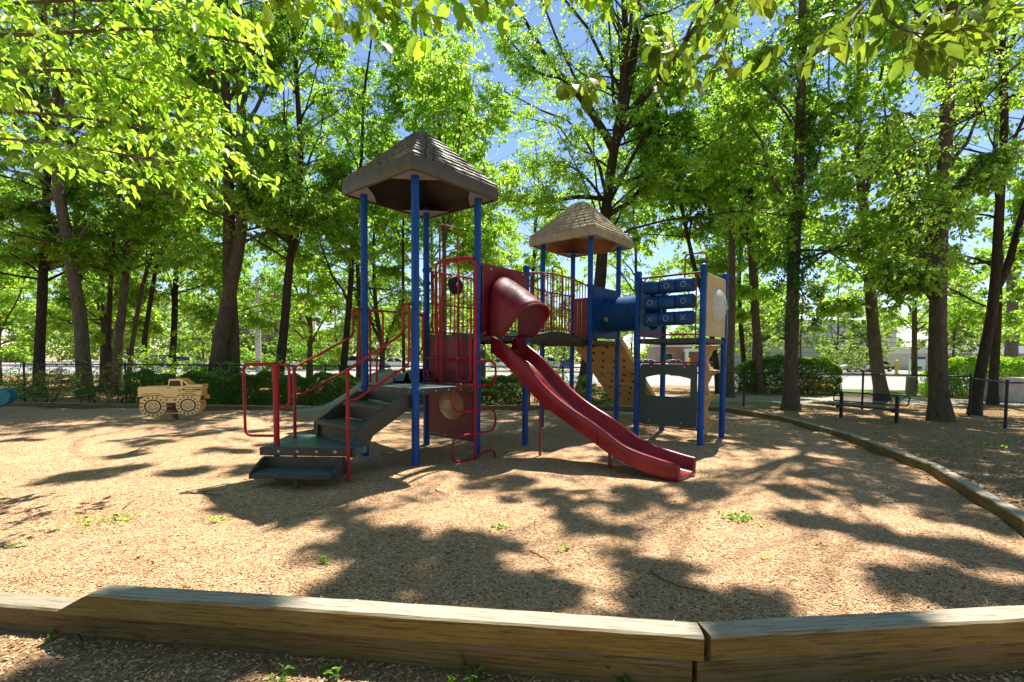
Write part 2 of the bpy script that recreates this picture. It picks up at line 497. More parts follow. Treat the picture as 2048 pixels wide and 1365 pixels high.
def mulch_mat():
    m, nt, b = new_mat('wood_chip_mulch')
    v0 = coords(nt)
    def layer(sc, ang, seed):
        mp = N(nt, "ShaderNodeMapping")
        mp.inputs['Scale'].default_value = (1, 3.2, 1); mp.inputs['Rotation'].default_value = (0, 0, ang); mp.inputs['Location'].default_value = (seed, seed * 2, 0)
        nz = N(nt, "ShaderNodeTexNoise"); nz.inputs['Scale'].default_value = 6; nz.inputs['Detail'].default_value = 2
        nt.links.new(v0, nz.inputs['Vector'])
        vm = N(nt, "ShaderNodeVectorMath", operation='MULTIPLY_ADD')
        vm.inputs[1].default_value = (0.16, 0.16, 0.0)
        nt.links.new(nz.outputs['Color'], vm.inputs[0]); nt.links.new(v0, vm.inputs[2])
        nt.links.new(vm.outputs[0], mp.inputs[0])
        vo = N(nt, "ShaderNodeTexVoronoi"); vo.inputs['Scale'].default_value = sc
        nt.links.new(mp.outputs[0], vo.inputs['Vector'])
        sp = N(nt, "ShaderNodeSeparateColor"); nt.links.new(vo.outputs['Color'], sp.inputs[0])
        return sp.outputs[0], vo.outputs['Distance']
    a, da = layer(38, 0.5, 0.0)
    c, dc = layer(33, 2.0, 5.3)
    sel = ramp(nt, noise(nt, v0, 30, 2), [(0.48, (0, 0, 0)), (0.52, (1, 1, 1))])
    base = mixc(nt, sel, chip_color(nt, a), chip_color(nt, c))
    patch = ramp(nt, noise(nt, v0, 0.9, 6, 0.65), [(0.32, (0.82, 0.77, 0.70)), (0.62, (1.0, 1.0, 1.0))])
    base = mixc(nt, 1.0, base, patch, 'MULTIPLY')
    dots = ramp(nt, noise(nt, v0, 55, 3), [(0.26, (0.6, 0.58, 0.55)), (0.38, (1, 1, 1))])
    base = mixc(nt, 1.0, base, dots, 'MULTIPLY')
    nt.links.new(base, b.inputs['Base Color'])
    b.inputs['Roughness'].default_value = 0.9
    b.inputs['Specular IOR Level'].default_value = 0.15
    bump(nt, b, mixc(nt, sel, da, dc), 0.6, 0.012)
    return m
M['mulch'] = mulch_mat()
def chips_mat(name):
    m, nt, b = new_mat(name)
    geo = N(nt, "ShaderNodeNewGeometry")
    nt.links.new(chip_color(nt, geo.outputs['Random Per Island']), b.inputs['Base Color'])
    b.inputs['Roughness'].default_value = 0.85
    b.inputs['Specular IOR Level'].default_value = 0.2
    return m
M['chips'] = chips_mat('wood_chip')

def soil_mat():
    m, nt, b = new_mat('leaf_litter_soil')
    v = coords(nt)
    a = ramp(nt, noise(nt, v, 28, 8, 0.8, 0.5), [(0.3, (0.13, 0.075, 0.036)), (0.5, (0.34, 0.215, 0.11)), (0.66, (0.48, 0.335, 0.19)), (0.8, (0.60, 0.46, 0.30))])
    g = ramp(nt, noise(nt, v, 0.55, 6, 0.7), [(0.58, (0, 0, 0)), (0.7, (0.35,) * 3)])
    base = mixc(nt, g, a, (0.075, 0.11, 0.03))
    nt.links.new(base, b.inputs['Base Color'])
    b.inputs['Roughness'].default_value = 0.95
    b.inputs['Specular IOR Level'].default_value = 0.1
    bump(nt, b, noise(nt, v, 34, 8, 0.8), 0.9, 0.02)
    return m
M['soil'] = soil_mat()
def litter_mat():
    m, nt, b = new_mat('litter_piece')
    geo = N(nt, "ShaderNodeNewGeometry")
    nt.links.new(ramp(nt, geo.outputs['Random Per Island'], [(0, (0.12, 0.06, 0.025)), (0.35, (0.34, 0.20, 0.095)), (0.75, (0.52, 0.34, 0.18)), (1, (0.66, 0.50, 0.32))]), b.inputs['Base Color'])
    b.inputs['Roughness'].default_value = 0.9
    return m
M['litter'] = litter_mat()

def ground_like(name, a, c, sc, rough=0.9, bs=0.3):
    m, nt, b = new_mat(name)
    v = coords(nt)
    f = mixc(nt, 0.45, noise(nt, v, sc, 8, 0.75), noise(nt, v, sc * 0.07, 4))
    nt.links.new(ramp(nt, f, [(0.32, a), (0.68, c)]), b.inputs['Base Color'])
    b.inputs['Roughness'].default_value = rough
    b.inputs['Specular IOR Level'].default_value = 0.2
    bump(nt, b, noise(nt, v, sc * 2, 6, 0.8), bs, 0.01)
    return m
M['asphalt'] = ground_like('worn_asphalt', (0.27, 0.265, 0.25), (0.38, 0.37, 0.355), 9)
M['paving'] = ground_like('grey_paving', (0.26, 0.245, 0.22), (0.40, 0.38, 0.345), 12)
M['grass'] = ground_like('mown_grass', (0.060, 0.095, 0.022), (0.150, 0.20, 0.05), 14, 0.95, 0.6)
M['kerb'] = ground_like('kerb_concrete', (0.36, 0.35, 0.33), (0.52, 0.51, 0.48), 8)

def brick_mat(name, c1, c2, mortar, scale):
    m, nt, b = new_mat(name)
    br = N(nt, "ShaderNodeTexBrick")
    br.inputs['Color1'].default_value = (*c1, 1); br.inputs['Color2'].default_value = (*c2, 1); br.inputs['Mortar'].default_value = (*mortar, 1)
    br.inputs['Scale'].default_value = scale
    t = N(nt, "ShaderNodeTexCoord"); mp = N(nt, "ShaderNodeMapping"); mp.inputs['Rotation'].default_value = (R(90), 0, 0)
    nt.links.new(t.outputs['Object'], mp.inputs[0]); nt.links.new(mp.outputs[0], br.inputs['Vector'])
    nt.links.new(br.outputs['Color'], b.inputs['Base Color'])
    b.inputs['Roughness'].default_value = 0.9
    return m
M['brick'] = brick_mat('red_brick', (0.30, 0.12, 0.075), (0.24, 0.10, 0.065), (0.35, 0.32, 0.28), 4.0)

# ------------------------------------------------------------------ ground, mulch bed, paths, road
def structure(o): o["kind"] = "structure"; return o

def sheet(name, pts, z, mat):
    mb = MB(); mb.add([(x, y, z) for x, y in pts], [tuple(range(len(pts)))])
    return structure(mb.build(name, mat, smooth=0))

sheet("ground", [(-1500, -1500), (1500, -1500), (1500, 1500), (-1500, 1500)], -0.03, M['soil'])
sheet("road", [(-160, 62), (-60, 46), (-19, 36.5), (18, 27), (60, 17), (160, -6), (160, 30), (60, 45), (20, 51), (-20, 56), (-60, 63), (-160, 82)], -0.018, M['asphalt'])
sheet("grass_verge", [(-160, 82), (-60, 63), (-20, 56), (20, 51), (60, 45), (160, 30), (160, 42), (60, 57), (20, 61), (-20, 63), (-60, 71), (-160, 92)], -0.022, M['grass'])
sheet("parking_lot", [(-160, 93), (-60, 71.5), (-20, 63.5), (20, 61.5), (60, 57.5), (160, 42.5), (240, 120), (-240, 150)], -0.014, M['paving'])
sheet("lawn", [(14.3, 22.6), (19.2, 21.0), (22, 25.6), (18, 26.7), (12, 28.3)], -0.022, M['grass'])
sheet("lawn", [(-19, 36.2), (-60, 45.7), (-100, 52), (-100, 47), (-60, 41), (-22, 33)], -0.022, M['grass'])
sheet("footpath", [(5.0, 18.3), (12.5, 18.3), (22, 17.6), (40, 15.5), (40, 17.2), (22, 19.6), (12.5, 21.4), (5.0, 21.2)], -0.020, M['paving'])

kb = MB()
for (a, b) in (((-160, 82), (-60, 63)), ((-60, 63), (-20, 56)), ((-20, 56), (20, 51)), ((20, 51), (60, 45)), ((60, 45), (160, 30))):
    d = Vector((b[0] - a[0], b[1] - a[1], 0)); L = d.length; n = Vector((-d.y, d.x, 0)).normalized()
    p, q = Vector((*a, -0.03)), Vector((*b, -0.03))
    kb.add([p, q, q + n * .2, p + n * .2, p + Vector((0, 0, .16)), q + Vector((0, 0, .16)), q + n * .2 + Vector((0, 0, .16)), p + n * .2 + Vector((0, 0, .16))],
           [(4, 5, 6, 7), (0, 1, 5, 4), (2, 3, 7, 6)])
structure(kb.build("kerb", M['kerb'], smooth=0))

BACK = [(-24, 15.2), (-15.4, 14.62), (-10.9, 14.2), (-5.5, 13.9), (0.25, 14.6), (6.4, 14.6)]
RIGHT = [(6.4, 14.6), (6.84, 12.4), (6.55, 9.4), (5.82, 6.7), (4.69, 4.4), (3.75, 2.75)]
FRONT = [(-9, 3.9), (-3.4, 2.95), (-2.47, 2.74), (0.955, 2.36), (3.75, 2.66)]
interp = lambda x, pts: float(np.interp(x, [p[0] for p in pts], [p[1] for p in pts]))
def xright(y): return float(np.interp(y, [p[1] for p in RIGHT[::-1]], [p[0] for p in RIGHT[::-1]]))
def hump(x, y):
    b = 0.018 * np.sin(1.9 * x + 0.7 * y) + 0.014 * np.sin(2.7 * y - 1.1 * x + 1.0) + 0.009 * np.sin(5.3 * x + 4.1 * y) + 0.006 * np.sin(9.1 * y - 6.3 * x) + 0.02
    for (cx, cy_, r, d) in ((2.25, 5.35, .55, .035), (-2.65, 5.25, .5, .030), (-3.6, 9.9, .5, .03), (-.4, 6.9, .4, .02), (-8.3, 11.9, .8, .03)):
        e = ((x - cx) ** 2 + (y - cy_) ** 2) / r ** 2
        b = b - d * np.exp(-e) + d * .55 * np.exp(-(e - 1.6) ** 2 * 1.5)
    return np.maximum(b, -0.016)
nx, ny = 210, 130
V, Q = [], []
for j in range(ny + 1):
    t = (j / ny) ** 1.5
    yn = 2.6 + t * 12.0
    for i in range(nx + 1):
        s = 1 - (1 - i / nx) ** 1.0
        x = -24 + s * (xright(yn) + 24)
        y0, y1 = interp(x, FRONT), interp(x, BACK)
        if x < -9: y0 = 3.9
        y = y0 + (y1 - y0) * t
        V.append((x, y, float(hump(x, y))))
for j in range(ny):
    for i in range(nx):
        a = j * (nx + 1) + i
        Q.append((a, a + 1, a + nx + 2, a + nx + 1))
structure(big_mesh("mulch_bed", V, Q, None, [M['mulch']], smooth=True))

def flakes(name, P, lens, wids, tilt, rng, mat, zoff=0.004):
    n = len(P)
    az = rng.uniform(0, 2 * np.pi, n)
    d = np.stack([np.cos(az), np.sin(az), rng.normal(0, tilt, n)], 1); d /= np.linalg.norm(d, axis=1)[:, None]
    s = np.stack([-np.sin(az), np.cos(az), rng.normal(0, tilt * 1.6, n)], 1); s /= np.linalg.norm(s, axis=1)[:, None]
    up = np.cross(d, s)
    a, b = d * lens[:, None] / 2, s * wids[:, None] / 2
    bow = up * (lens * rng.uniform(-0.06, 0.16, n))[:, None]
    P = P + np.array([0, 0, zoff])
    k1, k2 = rng.uniform(0.35, 1.0, n)[:, None], rng.uniform(0.35, 1.0, n)[:, None]
    V = np.stack([P - a - b * k1, P - a + b * k1, P + b + bow, P + a + b * k2, P + a - b * k2, P - b + bow], 1).reshape(-1, 3)
    i = (np.arange(n) * 6)[:, None]
    Q = np.concatenate([i + np.array([0, 5, 2, 1]), i + np.array([5, 4, 3, 2])])
    o = big_mesh(name, V, Q, None, [mat])
    o["kind"] = "stuff"
    return o

rng = np.random.default_rng(11)
def scatter_bed(n, ylo, yhi):
    y = ylo * (yhi / ylo) ** rng.random(n)
    x = rng.uniform(-1.15, 1.15, n) * y
    xr = np.interp(y, [p[1] for p in RIGHT[::-1]], [p[0] for p in RIGHT[::-1]]) - 0.09
    yf = np.interp(x, [p[0] for p in FRONT], [p[1] for p in FRONT]) + 0.15
    k = (x < xr) & (y > yf) & (x > -12)
    x, y = x[k], y[k]
    return np.stack([x, y, hump(x, y)], 1)
P = scatter_bed(300000, 2.45, 11.5)
xs_ = rng.choice([-1.9, -.9, .35, 1.9, 2.6], 150) + rng.normal(0, .28, 150)
P = np.concatenate([P, np.c_[xs_, np.interp(xs_, [-2.47, .955, 3.62], [2.785, 2.40, 2.67]) + rng.uniform(-.02, .06, 150), np.full(150, .240)]])
n = len(P)
flakes("wood_chips", P, np.where(rng.random(n) < .03, rng.uniform(.03, .06, n), rng.uniform(0.008, 0.028, n)), rng.uniform(0.003, 0.008, n), 0.13, rng, M['chips'])

P = scatter_bed(1500, 2.45, 12.0)
P = P[(np.sin(P[:, 0] * 2.3) * np.sin(P[:, 1] * 1.7 + P[:, 0]) > -.25)]
n = len(P)
flakes("bark_bits", P, rng.uniform(0.015, 0.06, n), rng.uniform(0.006, 0.022, n), 0.35, rng, M['litter'], 0.010)
# litter of the bare woodland floor: in front of the near timbers and right of the border
y = rng.uniform(1.55, 2.75, 26000); x = rng.uniform(-1.25, 1.25, 26000) * y
yf = np.interp(x, [p[0] for p in FRONT], [p[1] for p in FRONT]) - 0.02
k = y < yf
P1 = np.stack([x[k], y[k], np.full(k.sum(), -0.03)], 1)
y = 4.2 * (19.0 / 4.2) ** rng.random(30000)
xr = np.interp(y, [p[1] for p in RIGHT[::-1]], [p[0] for p in RIGHT[::-1]]) + 0.17
x = xr + rng.random(30000) ** 1.3 * (1.15 * y - xr).clip(0.5)
P2 = np.stack([x, y, np.full(len(x), -0.03)], 1)
P = np.concatenate([P1, P2]); n = len(P)
near_ = np.where(P[:, 1] < 2.9, .62, 1.0)
flakes("leaf_litter", P, rng.uniform(0.012, 0.05, n) * near_, rng.uniform(0.006, 0.02, n) * near_, 0.18, rng, M['litter'], 0.006)

# ------------------------------------------------------------------ timbers of the border
def timber(label, p0, p1, w, h, z0, mat, group, cut=0.0, seed=0, cut2=0.0):
    """one sawn timber from p0 to p1 (back-left ground line); local x runs along the grain"""
    rg = random.Random(seed)
    p0, p1 = Vector((*p0[:2], 0)), Vector((*p1[:2], 0))
    L = (p1 - p0).length
    ns = max(6, int(L / 0.12))
    prof = [(-w / 2, 0.0), (-w / 2, h * 0.5), (-w / 2, h - 0.012), (-w / 2 + 0.012, h), (-w / 6, h + 0.001), (w / 6, h), (w / 2 - 0.012, h), (w / 2, h - 0.012), (w / 2, h * 0.5), (w / 2, 0.0)]
    rows = []
    for i in range(ns + 1):
        x = L * i / ns
        row = []
        for (yy, zz) in prof:
            k = 0.0035
            xx = x
            if i == 0: xx = x + cut * zz / h
            if i == ns: xx = x - cut2 * zz / h
            row.append(Vector((xx, yy + rg.gauss(0, k) * .35, zz + (rg.gauss(0, k) * .35 if zz > 0 else 0))))
        rows.append(row)
    if cut:
        rows = [rows[0]] + [r for r in rows[1:] if r[4].x > cut + 0.02]
    mb = MB(); mb.loft(rows)
    mb.f.append(tuple(range(len(prof) - 1, -1, -1))); mb.m.append(0)
    b = (len(rows) - 1) * len(prof); mb.f.append(tuple(b + j for j in range(len(prof)))); mb.m.append(0)
    o = mb.build("landscape_timber", mat, smooth=30)
    o.location = (p0.x, p0.y, z0)
    o.rotation_euler = (0, 0, math.atan2(p1.y - p0.y, p1.x - p0.x))
    return tag(o, label, "timber", group)

GT = "timbers edging the play area"
zt = 0.124
timber("long upper timber across the front with a sloping sawn left end", (-2.60, 2.785), (0.952, 2.385), 0.145, 0.125, zt, M['timber'], GT, cut=0.22, seed=1)
timber("upper front timber running to the right from the mitred joint", (0.972, 2.387), (3.62, 2.66), 0.145, 0.125, zt, M['timber'], GT, seed=2)
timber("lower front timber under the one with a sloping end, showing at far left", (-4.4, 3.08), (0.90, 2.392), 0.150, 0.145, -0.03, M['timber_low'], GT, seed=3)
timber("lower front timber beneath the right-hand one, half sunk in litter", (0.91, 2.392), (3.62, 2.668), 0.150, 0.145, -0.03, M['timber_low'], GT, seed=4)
rl = ["right border timber nearest the camera, running out of the picture", "right border timber behind the nearest one, its far end at a joint", "right border timber level with the slide, brown face in sun",
      "right border timber beside the bench", "far right border timber ending below the ivy-clad tree"]
for i in range(5):
    a, b = RIGHT[i + 1], RIGHT[i]
    d = Vector((b[0] - a[0], b[1] - a[1])).normalized() * 0.012
    timber(rl[4 - i] if i != 4 else rl[0], (a[0] + .07 + d.x, a[1] + d.y), (b[0] + .07 - d.x, b[1] - d.y), 0.135, 0.165, -0.012, M['timber'], GT, seed=10 + i)
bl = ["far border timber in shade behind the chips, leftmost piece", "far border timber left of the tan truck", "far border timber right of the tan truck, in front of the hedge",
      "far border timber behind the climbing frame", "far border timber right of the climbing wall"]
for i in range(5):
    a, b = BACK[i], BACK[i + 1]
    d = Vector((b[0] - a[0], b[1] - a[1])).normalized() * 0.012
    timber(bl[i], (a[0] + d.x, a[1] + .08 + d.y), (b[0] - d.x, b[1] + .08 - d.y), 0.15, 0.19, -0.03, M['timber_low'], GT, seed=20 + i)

# ------------------------------------------------------------------ the climbing frame (local x, y along its square grid)
S = 1.2486
PS = thing("play_structure", "blue, maroon and green climbing frame with two roofed towers and a red slide", "climbing frame", (-1.363, 6.8633, 0), 0.8725)
GX, GY = 4.628, -0.041
LX, LY = 4.549, -2.428
PR = 0.056
Z1, Z2 = 1.155, 1.985                                            # lower and upper deck

def post(x, y, top, clamps, cap=False):
    mb = MB(); mb.tube([(x, y, -0.2), (x, y, top)], PR, 20)
    p = mb.build("post", M['blue'], PS)
    for z in clamps:
        c = MB()
        c.lathe([(PR + .001, -.035), (PR + .012, -.03), (PR + .014, 0), (PR + .012, .03), (PR + .001, .035)], 20, Matrix.Translation((x, y, z)))
        for s_ in (-1, 1):
            c.lathe([(.006, -.012), (.016, -.01), (.016, .008), (.01, .014)], 8, Matrix.Translation((x + s_ * (PR + .018), y - .02, z)) @ Matrix.Rotation(R(90), 4, 'X'))
        c.build("clamp", M['blue'], p)
    if cap:
        c = MB(); c.lathe([(PR + .006, -.03), (PR + .01, 0), (PR + .008, .03), (PR * .8, .055), (PR * .35, .068)], 20, Matrix.Translation((x, y, top)))
        c.build("cap", M['blue'], p)
    return p
# tower with the grey roof, its neighbour, the tan-roofed tower, the open tower
post(0, 0, 4.2, (1.12, 2.35)); post(0, S, 4.2, (1.12, 2.34)); post(S, 0, 4.2, (1.12, 1.95, 2.36, 3.08)); post(S, S, 4.2, (1.12, 1.95, 2.9, 3.12))
post(2 * S, 0, 3.19, (1.95, 3.08), True); post(2 * S, S, 3.19, (1.95, 3.08), True)
for (x, y) in ((GX, GY), (GX, GY + S), (GX + S, GY), (GX + S, GY + S)):
    post(x, y, 4.25, (1.95, 3.14))
post(LX, LY, 3.24, (0.36, 1.50, 1.95, 3.13), True); post(LX, LY + S, 3.24, (0.36, 1.50, 1.95, 3.13), True)
post(LX + S, LY, 3.24, (1.95, 3.13), True); post(LX + S, LY + S, 3.24, (1.95, 3.13), True)

def deck(x0, y0, x1, y1, z, name="deck"):
    mb = MB()
    e = 0.045
    mb.box((x0 + e, y0 + e, z - .03), (x1 - e, y1 - e, z), 0)
    # rim
    for (lo, hi) in (((x0 - .01, y0 - .01), (x1 + .01, y0 + e)), ((x0 - .01, y1 - e), (x1 + .01, y1 + .01)), ((x0 - .01, y0 + e), (x0 + e, y1 - e)), ((x1 - e, y0 + e), (x1 + .01, y1 - e))):
        mb.box((*lo, z - .095), (*hi, z - .002), 1)
    for k in range(5):
        xx = x0 + .12 + (x1 - x0 - .24) * k / 4
        mb.lathe([(.004, -.012), (.013, -.01), (.013, 0), (.008, .006)], 8, Matrix.Translation((xx, y0 - .012, z - .05)) @ Matrix.Rotation(R(90), 4, 'X'), 2)
        mb.lathe([(.004, -.012), (.013, -.01), (.013, 0), (.008, .006)], 8, Matrix.Translation((x0 - .012, y0 + .12 + (y1 - y0 - .24) * k / 4, z - .05)) @ Matrix.Rotation(R(-90), 4, 'Y'), 2)
    return mb.build(name, [M['deck'], M['deck_edge'], M['steel']], PS, bevel=.008)
deck(0.0, 0.0, S, S, Z1)
deck(S, 0.0, 2 * S, S, Z2)
deck(GX, GY, GX + S, GY + S, Z2)
deck(LX, LY, LX + S, LY + S, Z2)

# arched bridge
mb = MB(); rows = []
for i in range(25):
    t = i / 24
    x = 2 * S + .05 + (GX - .05 - 2 * S - .05) * t
    zz = Z2 + .125 * math.sin(math.pi * t)
    rows.append([Vector((x, .02, zz - .13)), Vector((x, .02, zz)), Vector((x, S - .04, zz)), Vector((x, S - .04, zz - .13))])
mb.loft(rows, closed=True)
mb.build("bridge", M['deck_edge'], PS, bevel=.01)

def barrier(name, p0, p1, zb, zt, nb, mat, arch=0.0, r=.011, rail=.017, mid=None):
    """guard rail: rails and upright bars between two points"""
    p0, p1 = Vector((*p0, 0)), Vector((*p1, 0))
    mb = MB()
    f = lambda t, z, a: p0.lerp(p1, t) + Vector((0, 0, z + a * math.sin(math.pi * t)))
    K = 16 if arch else 1
    mb.tube([f(i / K, zt, arch * .7) for i in range(K + 1)], rail, 10)
    mb.tube([f(i / K, zb, arch) for i in range(K + 1)], rail, 10)
    if mid: mb.tube([f(i / K, mid, arch) for i in range(K + 1)], rail * .8, 8)
    for k in range(nb):
        t = (k + .7) / (nb + .4)
        mb.tube([f(t, zb, arch), f(t, zt, arch * .7)], r, 8, cap=False)
    return mb.build(name, mat, PS)
barrier("guard_rail", (2 * S + .06, 0.0), (GX - .06, 0.0), Z2 + .06, 3.13, 19, M['rust'], .12)
barrier("guard_rail", (2 * S + .06, S - .03), (GX - .06, S - .03), Z2 + .06, 3.13, 19, M['rust'], .12)
barrier("guard_rail", (S + .06, S), (2 * S - .06, S), Z2 + .06, 3.12, 10, M['red'], mid=2.55)
barrier("guard_rail", (GX + .06, GY + S), (GX + S - .06, GY + S), Z2 + .06, 3.12, 10, M['rust'])
# maroon slats beside the climbing wall entry
mb = MB()
for k in range(6):
    y = GY + S - .10 - k * .105
    mb.box((GX + S - .02, y - .042, Z2 + .03), (GX + S + .02, y + .042, 3.02))
mb.box((GX + S - .028, GY + S - .74, 2.98), (GX + S + .028, GY + S - .05, 3.06))
mb.build("slatted_panel", M['rust'], PS, bevel=.006)
# hoops standing above the far decks
for pts in ([(GX + .55, GY + S + .12, 2.0), (GX + .55, GY + S + .12, 3.78), (GX + .95, GY + S + .12, 3.78), (GX + .95, GY + S + .12, 2.0)],
            [(S + .36, S + .06, 1.94), (S + .36, S + .06, 4.02), (S + .81, S + .06, 4.02), (S + .81, S + .06, 3.30)],
            [(LX + S, LY + .82, 3.10), (LX + S, LY + .80, 3.77), (LX + S, LY + .38, 3.77), (LX + S, LY + .37, 3.25)]):
    mb = MB(); mb.tube(fillet(pts, .09, 6), .0155, 10)
    mb.build("grab_hoop", M['rust'], PS)

# entry arch and step ladder between the two decks (plane x = S)
mb = MB()
xa = S - .065
mb.tube(fillet([(xa, -.03, 0.9), (xa, -.03, 3.18), (xa, .40, 3.22), (xa, .93, 3.22), (xa, .93, 1.98)], .16, 8), .02, 12)
mb.tube(fillet([(xa - .02, .35, Z1 + .08), (xa - .02, .35, 3.16), (xa - .02, .80, 3.20), (xa - .02, .80, Z1 - .02)], .10, 8), .0165, 12)
mb.build("entry_arch", M['red'], PS)
for y0, y1 in ((.04, .34), (.84, 1.20)):
    mb = MB(); mb.tube(fillet([(xa - .04, y0, 2.36), (xa - .04, y0, Z1 + .05), (xa - .04, y1, Z1 + .05), (xa - .04, y1, 2.38)], .10, 6), .018, 12)
    mb.build("hand_loop", M['red'], PS)
mb = MB()
mb.tube([(xa - .04, .10, 1.585), (xa - .04, 1.14, 1.585)], .016, 10)
mb.tube([(xa - .04, .10, 1.37), (xa - .04, 1.14, 1.37)], .012, 10)
mb.build("ladder_rung", M['red'], PS)
mb = MB(); mb.box((S - .012, .10, Z1 + .01), (S + .012, S - .08, Z2 - .08)); mb.box((S - .03, .10, 1.53), (S - .013, S - .08, 1.56))
mb.build("riser_panel", M['maroon'], PS, bevel=.006)

# maroon panel with the hazed round window under the lower deck
circ = lambda cx, cy_, rx, ry, n, off=0.0: [(cx + rx * math.cos(2 * math.pi * (i + off) / n), cy_ + ry * math.sin(2 * math.pi * (i + off) / n)) for i in range(n)]
def rect_ring(x0, y0, x1, y1, cx, cy_, n, rc=0.0):
    """points on a rectangle hit by n rays from (cx, cy_); corners snapped"""
    out = []
    for i in range(n):
        a = 2 * math.pi * i / n
        dx, dy = math.cos(a), math.sin(a)
        t = min((x1 - cx) / dx if dx > 1e-9 else 1e9, (x0 - cx) / dx if dx < -1e-9 else 1e9, (y1 - cy_) / dy if dy > 1e-9 else 1e9, (y0 - cy_) / dy if dy < -1e-9 else 1e9)
        out.append([cx + dx * t, cy_ + dy * t])
    for c in ((x0, y0), (x1, y0), (x1, y1), (x0, y1)):
        k = min(range(n), key=lambda i: (out[i][0] - c[0]) ** 2 + (out[i][1] - c[1]) ** 2)
        out[k] = list(c)
    return [tuple(q) for q in out]
# local frame of a plate in the plane x = const: plate x -> -y, plate y -> z, thickness -> -x
def plane_x(x): return Matrix(((0, 0, -1, x), (-1, 0, 0, 0), (0, 1, 0, 0), (0, 0, 0, 1)))
def plane_y(y): return Matrix(((1, 0, 0, 0), (0, 0, -1, y), (0, 1, 0, 0), (0, 0, 0, 1)))   # plate x -> x, y -> z, thickness -> -y
n = 48
mb = MB()
cyy, czz = -.615, .80
mb.ring_plate(rect_ring(-(S - .075), .27, -.085, 1.04, cyy, czz, n), circ(cyy, czz, .315, .255, n), plane_x(S + .012), .024)
p = mb.build("window_panel", M['maroon'], PS, bevel=.004)
mb = MB()
prof = [(.002, -.085), (.10, -.078), (.20, -.055), (.27, -.025), (.318, 0), (.335, .002), (.335, .014), (.30, .016)]
mb.lathe(prof, 40, Matrix.Translation((S + .0, -cyy, czz)) @ Matrix.Rotation(R(90), 4, 'Y') @ Matrix.Scale(.82, 4, (1, 0, 0)))
mb.build("round_window", M['amber'], p)
mb = MB(); mb.tube([(S, .05, .245), (S, S - .05, .245)], .02, 10); mb.build("lower_rail", M['dark_steel'], p)

# dark steering wheel on the far guard rail
mb = MB()
T = Matrix.Translation((1.86, S - .09, 2.93)) @ Matrix.Rotation(R(90), 4, 'X')
mb.lathe([(.03, .03), (.10, .035), (.155, .03), (.172, .01), (.172, -.02), (.15, -.035), (.10, -.03), (.05, -.045), (.02, -.05)], 32, T)
for k in range(3):
    a = 2 * math.pi * k / 3
    mb.box((-.012, .02, .03), (.012, .15, .045), 0, T @ Matrix.Rotation(a, 4, 'Z'))
w = mb.build("steering_wheel", M['black_rubber'], PS)
mb = MB(); mb.lathe([(.03, -.01), (.032, .01), (.02, .02)], 16, T @ Matrix.Translation((0, 0, .045))); mb.build("hub", M['steel'], w)

